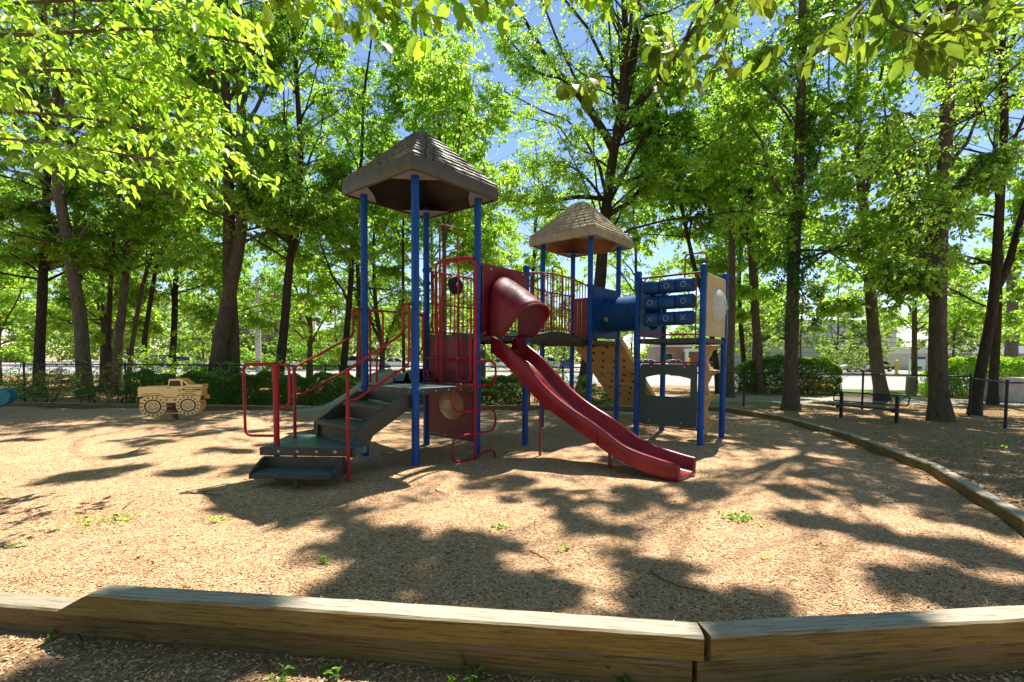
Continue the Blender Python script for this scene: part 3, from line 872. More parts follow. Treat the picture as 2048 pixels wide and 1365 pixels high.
# ---- roofs
def roof(cx, cy_, he, z0, z1, zap, mat, under, label, courses=9, tabs=9):
    root = MB()
    # rounded fascia ring
    prof = [(he - .05, z0 - .005), (he - .012, z0), (he, z0 + .03), (he + .004, (z0 + z1) / 2), (he - .004, z1 - .02), (he - .03, z1), (he - .10, z1 + .015)]
    rows = []
    for (h, z) in prof:
        rr = .07
        ring = []
        for q in range(4):
            a0 = math.pi / 2 * q
            ccx, ccy = (h - rr) * (1 if q in (0, 3) else -1), (h - rr) * (1 if q in (0, 1) else -1)
            for j in range(5):
                a = a0 + math.pi / 2 * j / 4
                ring.append(Vector((cx + ccx + rr * math.cos(a), cy_ + ccy + rr * math.sin(a), z)))
        rows.append(ring)
    root.loft(rows, closed=True)
    # underlayer pyramid
    hb, ht, zt_ = he - .06, .10, zap - .03
    P = lambda h, z: [Vector((cx + sx * h, cy_ + sy * h, z)) for sx, sy in ((1, 1), (-1, 1), (-1, -1), (1, -1))]
    root.loft([P(hb, z1 - .01), P(ht, zt_)], closed=True); root.add(P(ht, zt_), [(0, 1, 2, 3)])
    # shingle courses
    rg = random.Random(int(cx * 100))
    for q in range(4):
        A = Matrix.Translation((cx, cy_, 0)) @ Matrix.Rotation(math.pi / 2 * q, 4, 'Z')
        for k in range(courses):
            t0, t1 = k / courses, (k + 1.25) / courses
            y0, y1 = he - .035 + (ht - he + .035) * t0, he - .035 + (ht - he + .035) * min(t1, 1)
            za, zb = z1 - .005 + (zap - z1) * t0, z1 - .005 + (zap - z1) * min(t1, 1)
            nt_ = max(2, round(tabs * (1 - .72 * t0)))
            edges = sorted([rg.uniform(-.04, .04) + (2 * i / nt_ - 1) for i in range(1, nt_)])
            edges = [-1] + edges + [1]
            for i in range(nt_):
                a, b = edges[i], edges[i + 1]
                g = .010 / max(y0, .1)
                lift = .034 + rg.uniform(-.006, .008)
                a2, b2 = a + g * (i > 0), b - g * (i < nt_ - 1)
                vs = [A @ Vector(v) for v in ((a2 * y0, -y0, za), (b2 * y0, -y0, za), (b2 * y1, -y1, zb), (a2 * y1, -y1, zb),
                      (a2 * y0, -y0 - .012, za + lift), (b2 * y0, -y0 - .012, za + lift), (b2 * y1, -y1, zb + .012), (a2 * y1, -y1, zb + .012))]
                root.add(vs, [(0, 1, 5, 4), (1, 2, 6, 5), (3, 0, 4, 7), (4, 5, 6, 7), (2, 3, 7, 6)])
    cap = [Vector((cx + sx * ht * 1.25, cy_ + sy * ht * 1.25, zap - .035)) for sx, sy in ((1, 1), (-1, 1), (-1, -1), (1, -1))]
    cap2 = [Vector((cx + sx * ht * .95, cy_ + sy * ht * .95, zap)) for sx, sy in ((1, 1), (-1, 1), (-1, -1), (1, -1))]
    root.loft([cap, cap2], closed=True); root.add(cap2, [(0, 1, 2, 3)])
    o = root.build("roof", mat, PS, smooth=25)
    o["label"] = label
    # hollow underside
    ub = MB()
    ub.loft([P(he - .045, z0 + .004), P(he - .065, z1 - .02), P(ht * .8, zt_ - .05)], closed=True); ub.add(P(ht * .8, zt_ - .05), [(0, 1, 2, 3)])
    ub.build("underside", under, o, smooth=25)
    for sx in (-1, 1):
        for sy in (-1, 1):
            g = MB()
            e = he - .055
            pts = [(sx * e, sy * e), (sx * (e - .56), sy * e), (sx * (e - .30), sy * (e - .30)), (sx * e, sy * (e - .56))]
            if sx * sy > 0: pts = pts[::-1]
            g.add([Vector((cx + x, cy_ + y, z0 + .02)) for x, y in pts] + [Vector((cx + x, cy_ + y, z0 + .03)) for x, y in pts], [(0, 1, 2, 3), (7, 6, 5, 4), (0, 4, 5, 1), (1, 5, 6, 2), (2, 6, 7, 3), (3, 7, 4, 0)])
            g.build("gusset", M['gusset'], o, smooth=0)
    return o
roof(S / 2, S / 2, S / 2 + .25, 4.09, 4.30, 5.06, M['roof_grey'], M['roof_dark'], "grey-brown shingled roof on the taller left tower")
roof(GX + S / 2, GY + S / 2, S / 2 + .25, 4.13, 4.32, 5.13, M['roof_tan'], M['roof_lit_through'], "tan shingled roof on the farther tower")

# ---- red slide
sl = MB()
yb = [0.02, -.40, -.68, -1.0, -1.33, -1.69, -2.0, -2.2, -2.53, -2.84, -3.17]
zb = [1.72, 1.41, 1.18, .91, .73, .55, .39, .265, .15, .08, .035]
yl = [0.02, -.31, -.67, -.91, -1.22, -1.53, -1.90, -2.14, -2.32, -2.56, -2.89, -3.19]
zl = [1.99, 1.80, 1.57, 1.32, 1.075, .885, .717, .585, .455, .372, .315, .262]
XC, HW = 1.905, .30
rows = []
NS = 64
fb = lambda y: float(np.interp(-y, [-q for q in yb], zb)); fl = lambda y: float(np.interp(-y, [-q for q in yl], zl))
def sm(f, y):
    return sum(f(max(-3.17, min(.02, y + d))) for d in (-.18, -.12, -.06, 0, .06, .12, .18)) / 7
for i in range(NS + 1):
    y = .02 - 3.19 * i / NS
    b_, l_ = sm(fb, y), sm(fl, y)
    bed = max(b_ + .05, l_ - .215)
    ww = HW * (1 + .0 * i)
    row = []
    for (x, z) in ((-ww - .015, b_), (-ww - .022, (b_ + l_) / 2), (-ww - .028, l_ - .03), (-ww - .018, l_ - .004), (-ww + .012, l_ + .004), (-ww + .040, l_ - .012), (-ww + .055, l_ - .05),
                   (-ww + .075, bed + .06), (-ww + .115, bed + .015), (-ww + .17, bed + .002), (0, bed - .008)):
        row.append((x, z))
    full = [Vector((XC + x, y, z)) for x, z in row] + [Vector((XC - x, y, z)) for x, z in row[-2::-1]]
    full += [Vector((XC + HW - .02, y, b_ + .004)), Vector((XC - HW + .02, y, b_ + .004))]
    rows.append(full)
sl.loft(rows, closed=True)
k = len(rows[0]); b0 = NS * k
sl.f.append(tuple(b0 + j for j in range(k))); sl.m.append(0)
sl.f.append(tuple(range(k - 1, -1, -1))); sl.m.append(0)
slide = sl.build("slide", M['slide'], PS, smooth=50)
slide["label"] = "red wave slide with high side walls"
# thick lip at the exit and moulded seams
mb = MB()
for yy in (-.36, -2.02):
    b_, l_ = sm(fb, yy), sm(fl, yy)
    mb.box((XC - HW - .034, yy - .004, b_ + .02), (XC - HW - .022, yy + .004, l_ - .02))
    mb.box((XC - HW + .10, yy - .004, l_ - .222), (XC + HW - .10, yy + .004, l_ - .208))
mb.build("seam", M['maroon'], slide)
for yy, r_ in ((-.80, .023), (-2.05, .023), (-3.02, .038)):
    mb = MB(); mb.tube([(XC - .02, yy, -.1), (XC - .02, yy, sm(fb, yy) + .03)], r_, 14)
    mb.build("support_leg", M['rust'] if yy > -3 else M['dark_steel'], slide)
# hood: panel with an arched opening and a forward sloping half pipe
hood = MB()
XC = 1.86
ARC = []
for i in range(33):
    t = i / 32
    if t < .25: ARC.append((-.38, 1.95 + .62 * t / .25))
    elif t > .75: ARC.append((.38, 1.95 + .62 * (1 - t) / .25))
    else:
        a = math.pi * (1 - (t - .25) / .5)
        ARC.append((.38 * math.cos(a), 2.57 + .38 * math.sin(a)))
def outer_pt(i):
    t = i / 32
    x0, x1, z0_, z1_ = S + .07, 2 * S - .04, 1.91, 3.10
    x, z = ARC[i]
    if t < .25: return (x0, z0_ + (z1_ - z0_) * t / .25)
    if t > .75: return (x1, z0_ + (z1_ - z0_) * (1 - t) / .25)
    return (x0 + (x1 - x0) * (t - .25) / .5, z1_)
ins = [Vector((XC + x, -.035, z)) for x, z in ARC]; outs = [Vector((*[outer_pt(i)[0]], -.035, outer_pt(i)[1])) for i in range(33)]
back = [q + Vector((0, .06, 0)) for q in outs]
hood.loft([back, outs, ins])
R_out = [ins]
for s_ in range(1, 9):
    t = s_ / 8
    row = []
    for i, (x, z) in enumerate(ARC):
        k_ = max(0, (z - 1.95) / 1.0)
        reach = .32 + .44 * k_ ** .9
        drop = .50 * k_
        ff = 1 + (.035 if s_ >= 8 else 0) + .02 * math.sin(math.pi * t)
        row.append(Vector((XC + x * ff, -.035 - reach * t, z - drop * (t ** 1.15) - (0.0))))
    R_out.append(row)
hood.loft(R_out)
h = hood.build("tunnel_hood", M['maroon'], slide, smooth=45, solid=.022)
mb = MB(); mb.tube([q + Vector((0, -.004, 0)) for q in R_out[-1]], .02, 8); mb.build("rim", M['maroon'], h)
mb = MB()
for (x, z) in ((S + .25, 3.03), (2 * S - .18, 3.05), (S + .11, 2.0), (2 * S - .1, 2.0)):
    mb.lathe([(.018, 0), (.016, .008), (.006, .012)], 10, Matrix.Translation((x, -.06, z)) @ Matrix.Rotation(R(90), 4, 'X'))
mb.build("bolt", M['steel'], h)

# ---- stairs, landing, bottom step
st = MB()
for y0 in (.055, S - .10):
    st.plate([(-.80, .355), (-.75, .39), (-.66, .55), (-.02, .885), (-.02, 1.05), (-.19, 1.07), (-.845, .70), (-.86, .40)], plane_y(y0 + .045), .045)
stairs = st.build("stairs", M['deck_edge'], PS, bevel=.006)
for xf, z in ((-.845, .685), (-.45, .925)):
    mb = MB(); mb.box((xf, .102, z - .035), (xf + .43, S - .102, z)); mb.build("tread", M['deck'], stairs, bevel=.006)
    mb = MB(); mb.box((xf - .012, .102, z - .06), (xf + .012, S - .102, z - .002)); mb.build("nosing", M['deck_edge'], stairs, bevel=.008)
mb = MB()
for xf, z0_, z1_ in ((-.83, .46, .62), (-.43, .69, .86), (-.03, .93, 1.06)):
    mb.box((xf + .02, .102, z0_), (xf + .03, S - .102, z1_))
mb.build("riser", M['deck_edge'], stairs)
land = MB()
LP = [(-.80, -.02), (-1.00, -.05), (-1.74, .90), (-1.05, 1.60), (-.80, 1.36)]
land.plate(LP[::-1], Matrix.Translation((0, 0, .452)) @ Matrix.Rotation(math.pi, 4, 'X') @ Matrix.Scale(-1, 4, (0, 1, 0)), .09, 0)
landing = land.build("landing", M['deck'], PS, bevel=.012)
# front skirt with bolts
a, b = Vector((-1.00, -.05, 0)), Vector((-1.74, .90, 0))
d = (b - a).normalized(); nrm = Vector((d.y, -d.x, 0)) * -1
if nrm.x > 0: nrm = -nrm
F = Matrix(((d.x, nrm.x, 0, a.x), (d.y, nrm.y, 0, a.y), (0, 0, 1, 0), (0, 0, 0, 1)))
LL = (b - a).length
mb = MB(); mb.box((-.01, -.015, .345), (LL + .01, .018, .448), 0, F); mb.build("skirt", M['deck_edge'], landing, bevel=.01)
mb = MB()
for k in range(4):
    q = F @ Vector((LL * (.2 + .2 * k), .016, .40))
    mb.lathe([(.020, 0), (.020, .006), (.012, .012), (.004, .014)], 12, Matrix.Translation(q) @ nrm.to_track_quat('Z', 'Y').to_matrix().to_4x4())
mb.build("bolt", M['steel'], landing)
stp = MB()
stp.box((.14, .045, .175), (LL - .10, .36, .205), 0, F)
step = stp.build("bottom_step", M['deck'], landing, bevel=.006)
mb = MB()
for xx in (.11, LL - .10):
    vs = []
    for dx in (0, .028):
        for (yy, zz) in ((.02, .34), (.10, .34), (.385, .21), (.385, .145), (.02, .145)):
            vs.append(F @ Vector((xx + dx, yy, zz)))
    mb.add(vs, [(0, 1, 2, 3, 4), (9, 8, 7, 6, 5)] + [(i, (i + 1) % 5 + 0, (i + 1) % 5 + 5, i + 5) for i in range(5)])
mb.box((.11, .36, .14), (LL - .072, .385, .20), 0, F)
mb.box((.12, .0, .16), (LL - .08, .045, .34), 0, F)
mb.build("side_plate", M['deck_edge'], landing, bevel=.006)
mb = MB(); q = F @ Vector((LL / 2, .30, 0)); mb.tube([(q.x, q.y, -.1), (q.x, q.y, .18)], .026, 12); mb.build("leg", M['dark_steel'], landing)
# red rail posts of the landing
q = F @ Vector((LL - .16, -.09, 0))
mb = MB(); mb.tube([(q.x, q.y, -.1), (q.x, q.y, 1.25), (q.x, q.y, 1.50)], [.036, .036, .050], 16)
gp = mb.build("grab_post", M['red'], PS)
dd = Vector((-.643, .766, 0))
c0 = Vector((q.x, q.y, 0))
mb = MB()
mb.tube(fillet([c0 + Vector((0, 0, 1.50)), c0 + dd * .41 + Vector((0, 0, 1.50)), c0 + dd * .40 + Vector((0, 0, .58)), c0 + Vector((0, 0, .58))], .10, 7), .0175, 12)
mb.build("hand_loop", M['red'], gp)
mb = MB()
mb.tube(fillet([c0 + Vector((0, 0, 1.50)), c0 - dd * .17 + Vector((0, 0, 1.49)), c0 - dd * .17 + Vector((0, 0, .96)), c0 + Vector((0, 0, .96))], .09, 7), .0175, 12)
mb.build("hand_loop", M['red'], gp)
# stair hand rails
for yy, (xp, yp) in ((.02, (-1.08, -.03)), (S + .0, (-1.13, S + .0))):
    hr = MB()
    hr.tube([(xp, yp, -.1), (xp, yp, 1.45)], .023, 12)
    hr.tube(fillet([(xp, yp, 1.40), (xp + .02, yp, 1.45), (-.20, yy, 1.915), (-.20, yy, 2.335), (-.02, yy, 2.345)], .09, 6), .0185, 12)
    hr.tube(fillet([(xp, yp, 1.065), (xp + .11, yp, 1.06), (-.10, yy, 1.49), (-.09, yy, 2.335)], .07, 6), .0165, 12)
    hr.build("stair_rail", M['red'], PS)

# side rails of the lower deck (far side, either side of the green slide)
for x0, x1 in ((.10, .34), (.92, 1.16)):
    mb = MB(); mb.tube(fillet([(x0, S, Z1 + .03), (x0, S, 2.33), (x1, S, 2.33), (x1, S, 1.75), ((x0 + x1) / 2, S, 1.60), ((x0 + x1) / 2, S, Z1 + .03)], .06, 5), .0165, 10)
    mb.build("hand_loop", M['red'], PS)
mb = MB(); mb.tube([(.05, S, 2.34), (S - .05, S, 2.34)], .018, 10); mb.build("cross_rail", M['rust'], PS)

# ---- snake climber
mb = MB()
sx, sy = .945, -.25
mb.tube([(sx, sy, -.15), (sx, sy, 2.95)], .022, 12)
mb.tube(fillet([(sx, sy, 2.9), (sx, sy, 3.07), (sx + .05, .25, 3.13), (sx + .08, .55, 3.12), (sx + .10, .62, 2.5), (sx + .10, .62, Z1)], .14, 7), .0185, 12)
sn = mb.build("snake_climber", M['red'], PS)
mb = MB()
zs = [1.545, 1.17, .79, .43, .05, -.14]
for k in range(5):
    s_ = 1 if k % 2 == 0 else -1
    zt2, zb2 = zs[k], zs[k + 1]
    if k < 4:
        pts = fillet([(sx, sy, zt2), (sx + s_ * .47, sy, zt2), (sx + s_ * .47, sy, zb2), (sx, sy, zb2)], .17, 9)
    else:
        pts = fillet([(sx, sy, zt2), (sx + .28, sy - .02, zt2 + .09), (sx + .46, sy, zt2 + .06), (sx + .47, sy, -.14)], .10, 6)
    mb.tube(pts, .0185, 12)
mb.build("snake_loop", M['red'], sn)

# ---- green double slide off the far side of the lower deck
gs = MB(); rows = []
prof_x = [-.345, -.355, -.345, -.325, -.30, -.285, -.245, -.075, -.05, -.03, 0.0, .03, .05, .075, .245, .285, .30, .325, .345, .355, .345]
GLY = [1.27, 1.6, 1.9, 2.2, 2.75, 3.1, 3.47, 4.0, 4.60]
GLZ = [1.40, 1.37, 1.285, 1.14, .885, .755, .645, .55, .505]
for i in range(49):
    t = i / 48
    y = S + .03 + (4.58 - S - .03) * t
    lip = sum(float(np.interp(y + d_, GLY, GLZ)) for d_ in (-.15, -.07, 0, .07, .15)) / 5
    bed = lip - .215
    hs = [bed - .07, lip - .06, lip - .008, lip + .006, lip - .008, lip - .05, bed + .012, bed + .01, bed + .06, lip - .075, lip - .065, lip - .075, bed + .06, bed + .01, bed + .012, lip - .05, lip - .008, lip + .006, lip - .008, lip - .06, bed - .07]
    rows.append([Vector((.845 + x, y, h)) for x, h in zip(prof_x, hs)])
gs.loft(rows, closed=True)
kk = len(prof_x); gs.f.append(tuple(48 * kk + j for j in range(kk))); gs.m.append(0)
g = gs.build("green_slide", M['green_slide'], PS, smooth=45)
g["label"] = "low dark green double slide behind the stairs"
for xx in (.455, 1.205):
    mb = MB(); mb.plate([(S - .12, Z1 + .02), (S - .10, Z1 + .20), (S + .02, Z1 + .26), (S + .30, Z1 + .06), (S + .30, Z1 - .02)], Matrix(((0, 0, 1, xx), (1, 0, 0, 0), (0, 1, 0, 0), (0, 0, 0, 1))), .03); mb.build("shoulder", M['green_slide'], g, bevel=.012)
mb = MB(); mb.tube([(.845, 4.40, -.1), (.845, 4.40, .26)], .03, 10); mb.build("support_leg", M['dark_steel'], g)

# ---- blue tunnel between the two far towers
bx, bz, br = 5.25, 2.555, .365
n = 48
tp = MB()
for (yy) in (GY - .005, LY + S + .03):
    x0, x1 = (GX + .09, GX + S - .07) if yy > -.5 else (LX + .09, LX + S - .07)
    tp.ring_plate(rect_ring(x0, 2.03, x1, 3.14, bx, bz, n), circ(bx, bz, br, br, n), plane_y(yy), .03)
tun = tp.build("tunnel_panel", M['blue_plastic'], PS, bevel=.004)
mb = MB()
T = Matrix.Translation((bx, GY - .03, bz)) @ Matrix.Rotation(R(90), 4, 'X')
Ltun = GY - .03 - (LY + S + .03)
pr_ = [(br + .055, 0), (br + .06, .012), (br + .055, .026), (br + .012, .034), (br + .004, .06), (br, Ltun * .5), (br + .004, Ltun - .06), (br + .012, Ltun - .034), (br + .055, Ltun - .026), (br + .055, Ltun)]
vs_f = MB(); vs_f.lathe(pr_, 48, T)
vs_f.f = vs_f.f[:-2]; vs_f.m = vs_f.m[:-2]
tube_o = vs_f.build("tunnel_tube", M['blue_plastic'], tun, smooth=35, solid=.012)
mb = MB()
for ang, yy, mt in ((200, -.28, 0), (172, -.80, 1)):
    a = R(ang)
    q = Vector((bx + math.cos(a) * (br + .004), yy, bz + math.sin(a) * (br + .004)))
    nn = Vector((math.cos(a), 0, math.sin(a)))
    mb.lathe([(.052, 0), (.052, .006), (.03, .008), (.002, .008)], 20, Matrix.Translation(q) @ nn.to_track_quat('Z', 'Y').to_matrix().to_4x4(), mt)
mb.build("porthole", [M['leaf_ground'], M['black_rubber']], tun)  # green light and dark inside of the holes are put into disc colours

# ---- noughts and crosses panel
mb = MB()
for yy in (LY + .125, LY + S - .135):
    mb.tube([(LX, yy, 1.95), (LX, yy, 3.15)], .014, 10)
mb.tube([(LX, LY + .05, 3.155), (LX, LY + S - .05, 3.155)], .019, 12)
mb.tube([(LX, LY + .05, 2.05), (LX, LY + S - .05, 2.05)], .016, 12)
for z in (2.955, 2.655, 2.35):
    mb.tube([(LX, LY + .13, z), (LX, LY + S - .14, z)], .012, 8)
game = mb.build("game_frame", M['rust'], PS)
marks = [["", "O", "O"], ["O", "", "O"], ["X", "O", "X"]]
for ri, z in enumerate((2.955, 2.655, 2.35)):
    for ci in range(3):
        yc = LY + S - .295 - ci * .318
        rows = []
        for (yy, k_) in ((-.153, .80), (-.150, .93), (-.135, 1.0), (.135, 1.0), (.150, .93), (.153, .80)):
            ring = []
            for j in range(40):
                a = 2 * math.pi * j / 40
                e = .78
                c_, s_ = math.cos(a), math.sin(a)
                rr = .128 * k_
                ring.append(Vector((LX + rr * math.copysign(abs(c_) ** e, c_), yc + yy, z + rr * math.copysign(abs(s_) ** e, s_))))
            rows.append(ring)
        mb = MB(); mb.loft(rows, closed=True)
        mb.f += [tuple(range(39, -1, -1)), tuple(200 + j for j in range(40))]; mb.m += [0, 0]
        blk = mb.build("turning_block", M['blue_plastic'], game, smooth=35)
        m_ = marks[ri][ci]
        xf = LX - .130
        if m_:
            mk = MB()
            if m_ == "O": mk.tube([(xf, yc + .047 * math.cos(2 * math.pi * i / 28), z + .047 * math.sin(2 * math.pi * i / 28)) for i in range(29)], .0042, 6)
            else:
                for s_ in (-1, 1): mk.tube([(xf, yc - .048, z - .048 * s_), (xf, yc + .048, z + .048 * s_)], .0042, 6)
            mo = mk.build("printed_mark", M['white_mark'], game)
            mo["label"] = "white ring on a blue block" if m_ == "O" else "thin white cross on a blue block"

# ---- shop-front panel underneath
y0, y1, z0_, z1_ = 1.245, 2.355, .32, 1.495                         # -y and z extents
n = 72
cxp, czp = 1.80, 1.07
win = []
wx0, wx1, wz0 = 1.365, 2.235, .885
def valance(x):
    t = (x - wx0) / (wx1 - wx0)
    return float(np.interp(t, [0, .12, .3, .42, .5, .58, .75, .9, 1], [1.235, 1.262, 1.29, 1.278, 1.302, 1.28, 1.275, 1.25, 1.232]))
raw = []
for i in range(n):
    a = 2 * math.pi * i / n
    dx, dz = math.cos(a), math.sin(a)
    t = 0.0
    while True:
        t += .004
        x, z = cxp + dx * t, czp + dz * t
        if x < wx0 or x > wx1 or z < wz0 or z > valance(min(max(x, wx0), wx1)): break
    raw.append((min(max(x, wx0), wx1), max(z, wz0)))
for c in ((wx0, wz0), (wx1, wz0), (wx0, valance(wx0)), (wx1, valance(wx1))):
    k_ = min(range(n), key=lambda i: (raw[i][0] - c[0]) ** 2 + (raw[i][1] - c[1]) ** 2); raw[k_] = c
outer = rect_ring(y0, z0_, y1, z1_, cxp, czp, n)
# round the outer corners
def rnd(q):
    r_ = .07
    x, z = q
    cx_ = min(max(x, y0 + r_), y1 - r_); cz_ = min(max(z, z0_ + r_), z1_ - r_)
    d_ = math.hypot(x - cx_, z - cz_)
    return (cx_ + (x - cx_) * r_ / d_, cz_ + (z - cz_) * r_ / d_) if d_ > r_ else q
outer = [rnd(q) for q in outer]
mb = MB(); mb.ring_plate(outer, raw, plane_x(LX + .012), .026)
shop = mb.build("shop_front_panel", M['green_panel'], PS, bevel=.005)
mb = MB(); mb.tube([(LX, LY + .04, .30), (LX, LY + S - .04, .30)], .014, 10); mb.build('foot_rail', M['rust'], shop)
mb = MB(); mb.tube([(LX, LY + .04, 1.525), (LX, LY + S - .04, 1.525)], .018, 10)
for yy in (LY + .30, LY + .95):
    mb.box((LX - .03, yy - .03, 1.46), (LX + .02, yy + .03, 1.545))
mb.build("hanger_rail", M['rust'], shop)
mb = MB()
for (yy, zz) in ((LY + .30, 1.44), (LY + .95, 1.44), (LY + .35, .40), (LY + .98, .40)):
    mb.lathe([(.014, 0), (.014, .006), (.004, .01)], 10, Matrix.Translation((LX - .014, yy, zz)) @ Matrix.Rotation(R(-90), 4, 'Y'))
mb.build("bolt", M['steel'], shop)

# ---- tan panel with the clouded dome
n = 48
bx2, bz2 = 5.28, 2.60
px0, px1 = LX + .12, LX + S + .05
mb = MB()
mb.ring_plate(rect_ring(px0, 2.02, px1, 3.16, bx2, bz2, n), circ(bx2, bz2, .33, .33, n), plane_y(LY + .03), .06)
dp = mb.build("dome_panel", M['tan'], PS, bevel=.012)
mb = MB()
mb.lathe([(.345, 0), (.325, .010), (.312, .028), (.28, .06), (.22, .095), (.14, .12), (.07, .130), (.004, .133)], 40, Matrix.Translation((bx2, LY - .03, bz2)) @ Matrix.Rotation(R(90), 4, 'X'))
mb.f.pop(); mb.f.pop(); mb.m.pop(); mb.m.pop()
mb.build("dome", M['dome'], dp, smooth=60, solid=.006)

# ---- tan step climber
mb = MB()
cxs, cys = LX + S + .14, LY + .36
mb.tube([(cxs, cys + .02 * math.cos(2 * math.pi * z / .51), z) for z in [i * .05 - .1 for i in range(42)]], [.072 + .022 * math.cos(2 * math.pi * (i * .05 - .1 - .3) / .51) for i in range(42)], 14)
pc = mb.build("step_climber", M['tan'], PS)
for z, y_a, y_b in ((1.87, .24, -.24), (1.365, .06, -.25), (.865, .06, -.25), (.355, .06, -.25)):
    mb = MB()
    for s_, e in ((1, y_a), (-1, y_b)):
        rows = []
        L_ = abs(e)
        for i in range(9):
            t = i / 8
            w_ = .075 + .065 * math.sin(math.pi * min(1, t * .75 + .22)) if t < .97 else .05
            hh = .17 * (1 - t) ** 1.5 + .045
            yy = cys + s_ * L_ * t
            rows.append([Vector((cxs + w_ * math.cos(a), yy, z - (hh if math.sin(a) < 0 else .0) * abs(math.sin(a)) + (.012 * math.sin(a) if math.sin(a) > 0 else 0))) for a in [2 * math.pi * j / 14 for j in range(14)]])
        mb.loft(rows, closed=True)
        mb.f += [tuple(len(mb.v) - 14 + j for j in range(14))]; mb.m += [0]
    mb.build("step", M['tan'], pc, smooth=50)

# ---- climbing wall on the far tower
xw0, zw0, xw1, zw1 = GX + S + .10, 1.985, 8.22, .30
dv = Vector((xw1 - xw0, 0, zw1 - zw0)); Lw = dv.length; dv.normalize()
nv = Vector((-dv.z, 0, dv.x)); nv = -nv if nv.z > 0 else nv        # underside normal
WM = Matrix(((dv.x, 0, nv.x, xw0), (0, 1, 0, GY - .03), (dv.z, 0, nv.z, zw0), (0, 0, 0, 1)))
mb = MB()
Ww = S + .06
for a_, b_ in ((0.0, 1.72), (1.735, Lw)):
    mb.box((a_, .02, -.02), (b_, Ww - .02, .02), 0, WM)
for y_ in (-.022, Ww - .018):
    mb.box((-.06, y_, -.10), (Lw + .02, y_ + .040, .025), 0, WM)
cw = mb.build("climbing_wall", M['wall_tan'], PS, bevel=.008)
rg = random.Random(5)
hm = []
for r_ in range(9):
    for c_ in range(4):
        hm.append((.13 + r_ * .29, .15 + c_ * .31 + (.155 if r_ % 2 else 0)))
for (a_, b_) in hm:
    if b_ > Ww - .1 or a_ > Lw - .1: continue
    mb = MB()
    rr = rg.uniform(.030, .042)
    mb.lathe([(rr, .018), (rr * .95, .032), (rr * .5, .042), (.004, .044)], 9, WM @ Matrix.Translation((a_ + rg.uniform(-.03, .03), b_ + rg.uniform(-.03, .03), 0)) @ Matrix.Scale(rg.uniform(1.0, 1.5), 4, (1, 0, 0)))
    mb.lathe([(rr * 1.2, -.018), (rr * 1.0, -.045), (rr * .4, -.065), (.004, -.068)][::-1], 9, WM @ Matrix.Translation((a_, b_, 0)))
    mb.build("hand_hold", M['brown_core'], cw)
for y_ in (.05, Ww - .05):
    q = WM @ Vector((Lw - .12, y_, 0))
    mb = MB(); mb.tube([(q.x, q.y, -.1), (q.x, q.y, q.z)], .025, 10); mb.build("foot", M['wall_tan'], cw)

# ------------------------------------------------------------------ spring riders
def spring(parent, x, y, z1):
    mb = MB()
    mb.tube([(x + .07 * math.cos(a), y + .07 * math.sin(a), -.05 + (z1 + .05) * a / (2 * math.pi * 6)) for a in [2 * math.pi * 6 * i / 120 for i in range(121)]], .013, 8)
    return mb.build("spring", M['dark_steel'], parent)

pT = at_depth(342, 800, 11.9)
TR = thing("spring_rider", "tan monster-truck spring rider with engraved wheels standing on the chips before the hedge", "spring rider", (pT.x, 11.9, 0), R(17))
U_ = .00106
tz = lambda u, v: ((u - 820) * U_, (1165 - v) * U_ + .10)
body = [(180, 500), (205, 470), (775, 462), (785, 320), (805, 292), (1050, 292), (1090, 330), (1150, 395), (1210, 436), (1440, 430), (1468, 450), (1466, 505), (1442, 545), (1442, 690), (1500, 690), (1500, 792), (1400, 800), (1330, 760), (1000, 760), (930, 850), (740, 850), (690, 790), (600, 770), (330, 770), (200, 830), (145, 830), (145, 700), (180, 690)]
wheels = [((470, 925), 262, 238), ((1170, 910), 258, 226)]
def rider_panel(y, t, mat, name):
    mb = MB(); Mx = plane_y(y)
    mb.plate([tz(*q) for q in body][::-1], Mx, t)
    return mb.build(name, mat, TR, bevel=.006)
front = rider_panel(0.0, .022, M['tan_face'], "side_panel")
rear = rider_panel(.46, .022, M['ochre'], "side_panel")
for pan, y, mt in ((front, -.022, M['tan_face']), (rear, .438, M['ochre'])):
    for (c, rx, ry) in wheels:
        cx_, cz_ = tz(*c)
        rr = ry * U_ * 1.04
        mb = MB()
        mb.plate([(cx_ + rr * 1.05 * math.cos(2 * math.pi * i / 40), cz_ + rr * math.sin(2 * math.pi * i / 40)) for i in range(40)], plane_y(y + .008), .020, 0)
        if pan is front:
            yy = y - .0125
            ring = lambda a, b: mb.ring_plate(circ(cx_, cz_, a * 1.05, a, 40), circ(cx_, cz_, b * 1.05, b, 40), plane_y(yy), .003, 1)
            ring(rr * .66, rr * .53)
            ring(rr * .385, rr * .36)
            for k in range(16):
                a = 2 * math.pi * k / 16
                ch = [(.72, -.12), (.80, .10), (.96, .06), (.90, -.02), (.95, -.12), (.84, -.03)]
                mb.plate([(cx_ + rr * 1.05 * q * math.cos(a + w), cz_ + rr * q * math.sin(a + w)) for q, w in ch], plane_y(yy), .003, 1)
            for k in range(5):
                a = 2 * math.pi * k / 5
                pts = [(cx_ + rr * q * math.cos(a + w), cz_ + rr * q * math.sin(a + w)) for q, w in ((.05, 0), (.16, .25), (.26, .72), (.33, 1.15), (.33, .80), (.27, .35), (.17, .02))]
                mb.plate(pts, plane_y(yy), .003, 1)
        mb.build("wheel", [mt, M['brown_core']], pan)
eng = MB()
yy = -.0235
P3 = lambda u, v: Vector((tz(u, v)[0], yy, tz(u, v)[1]))
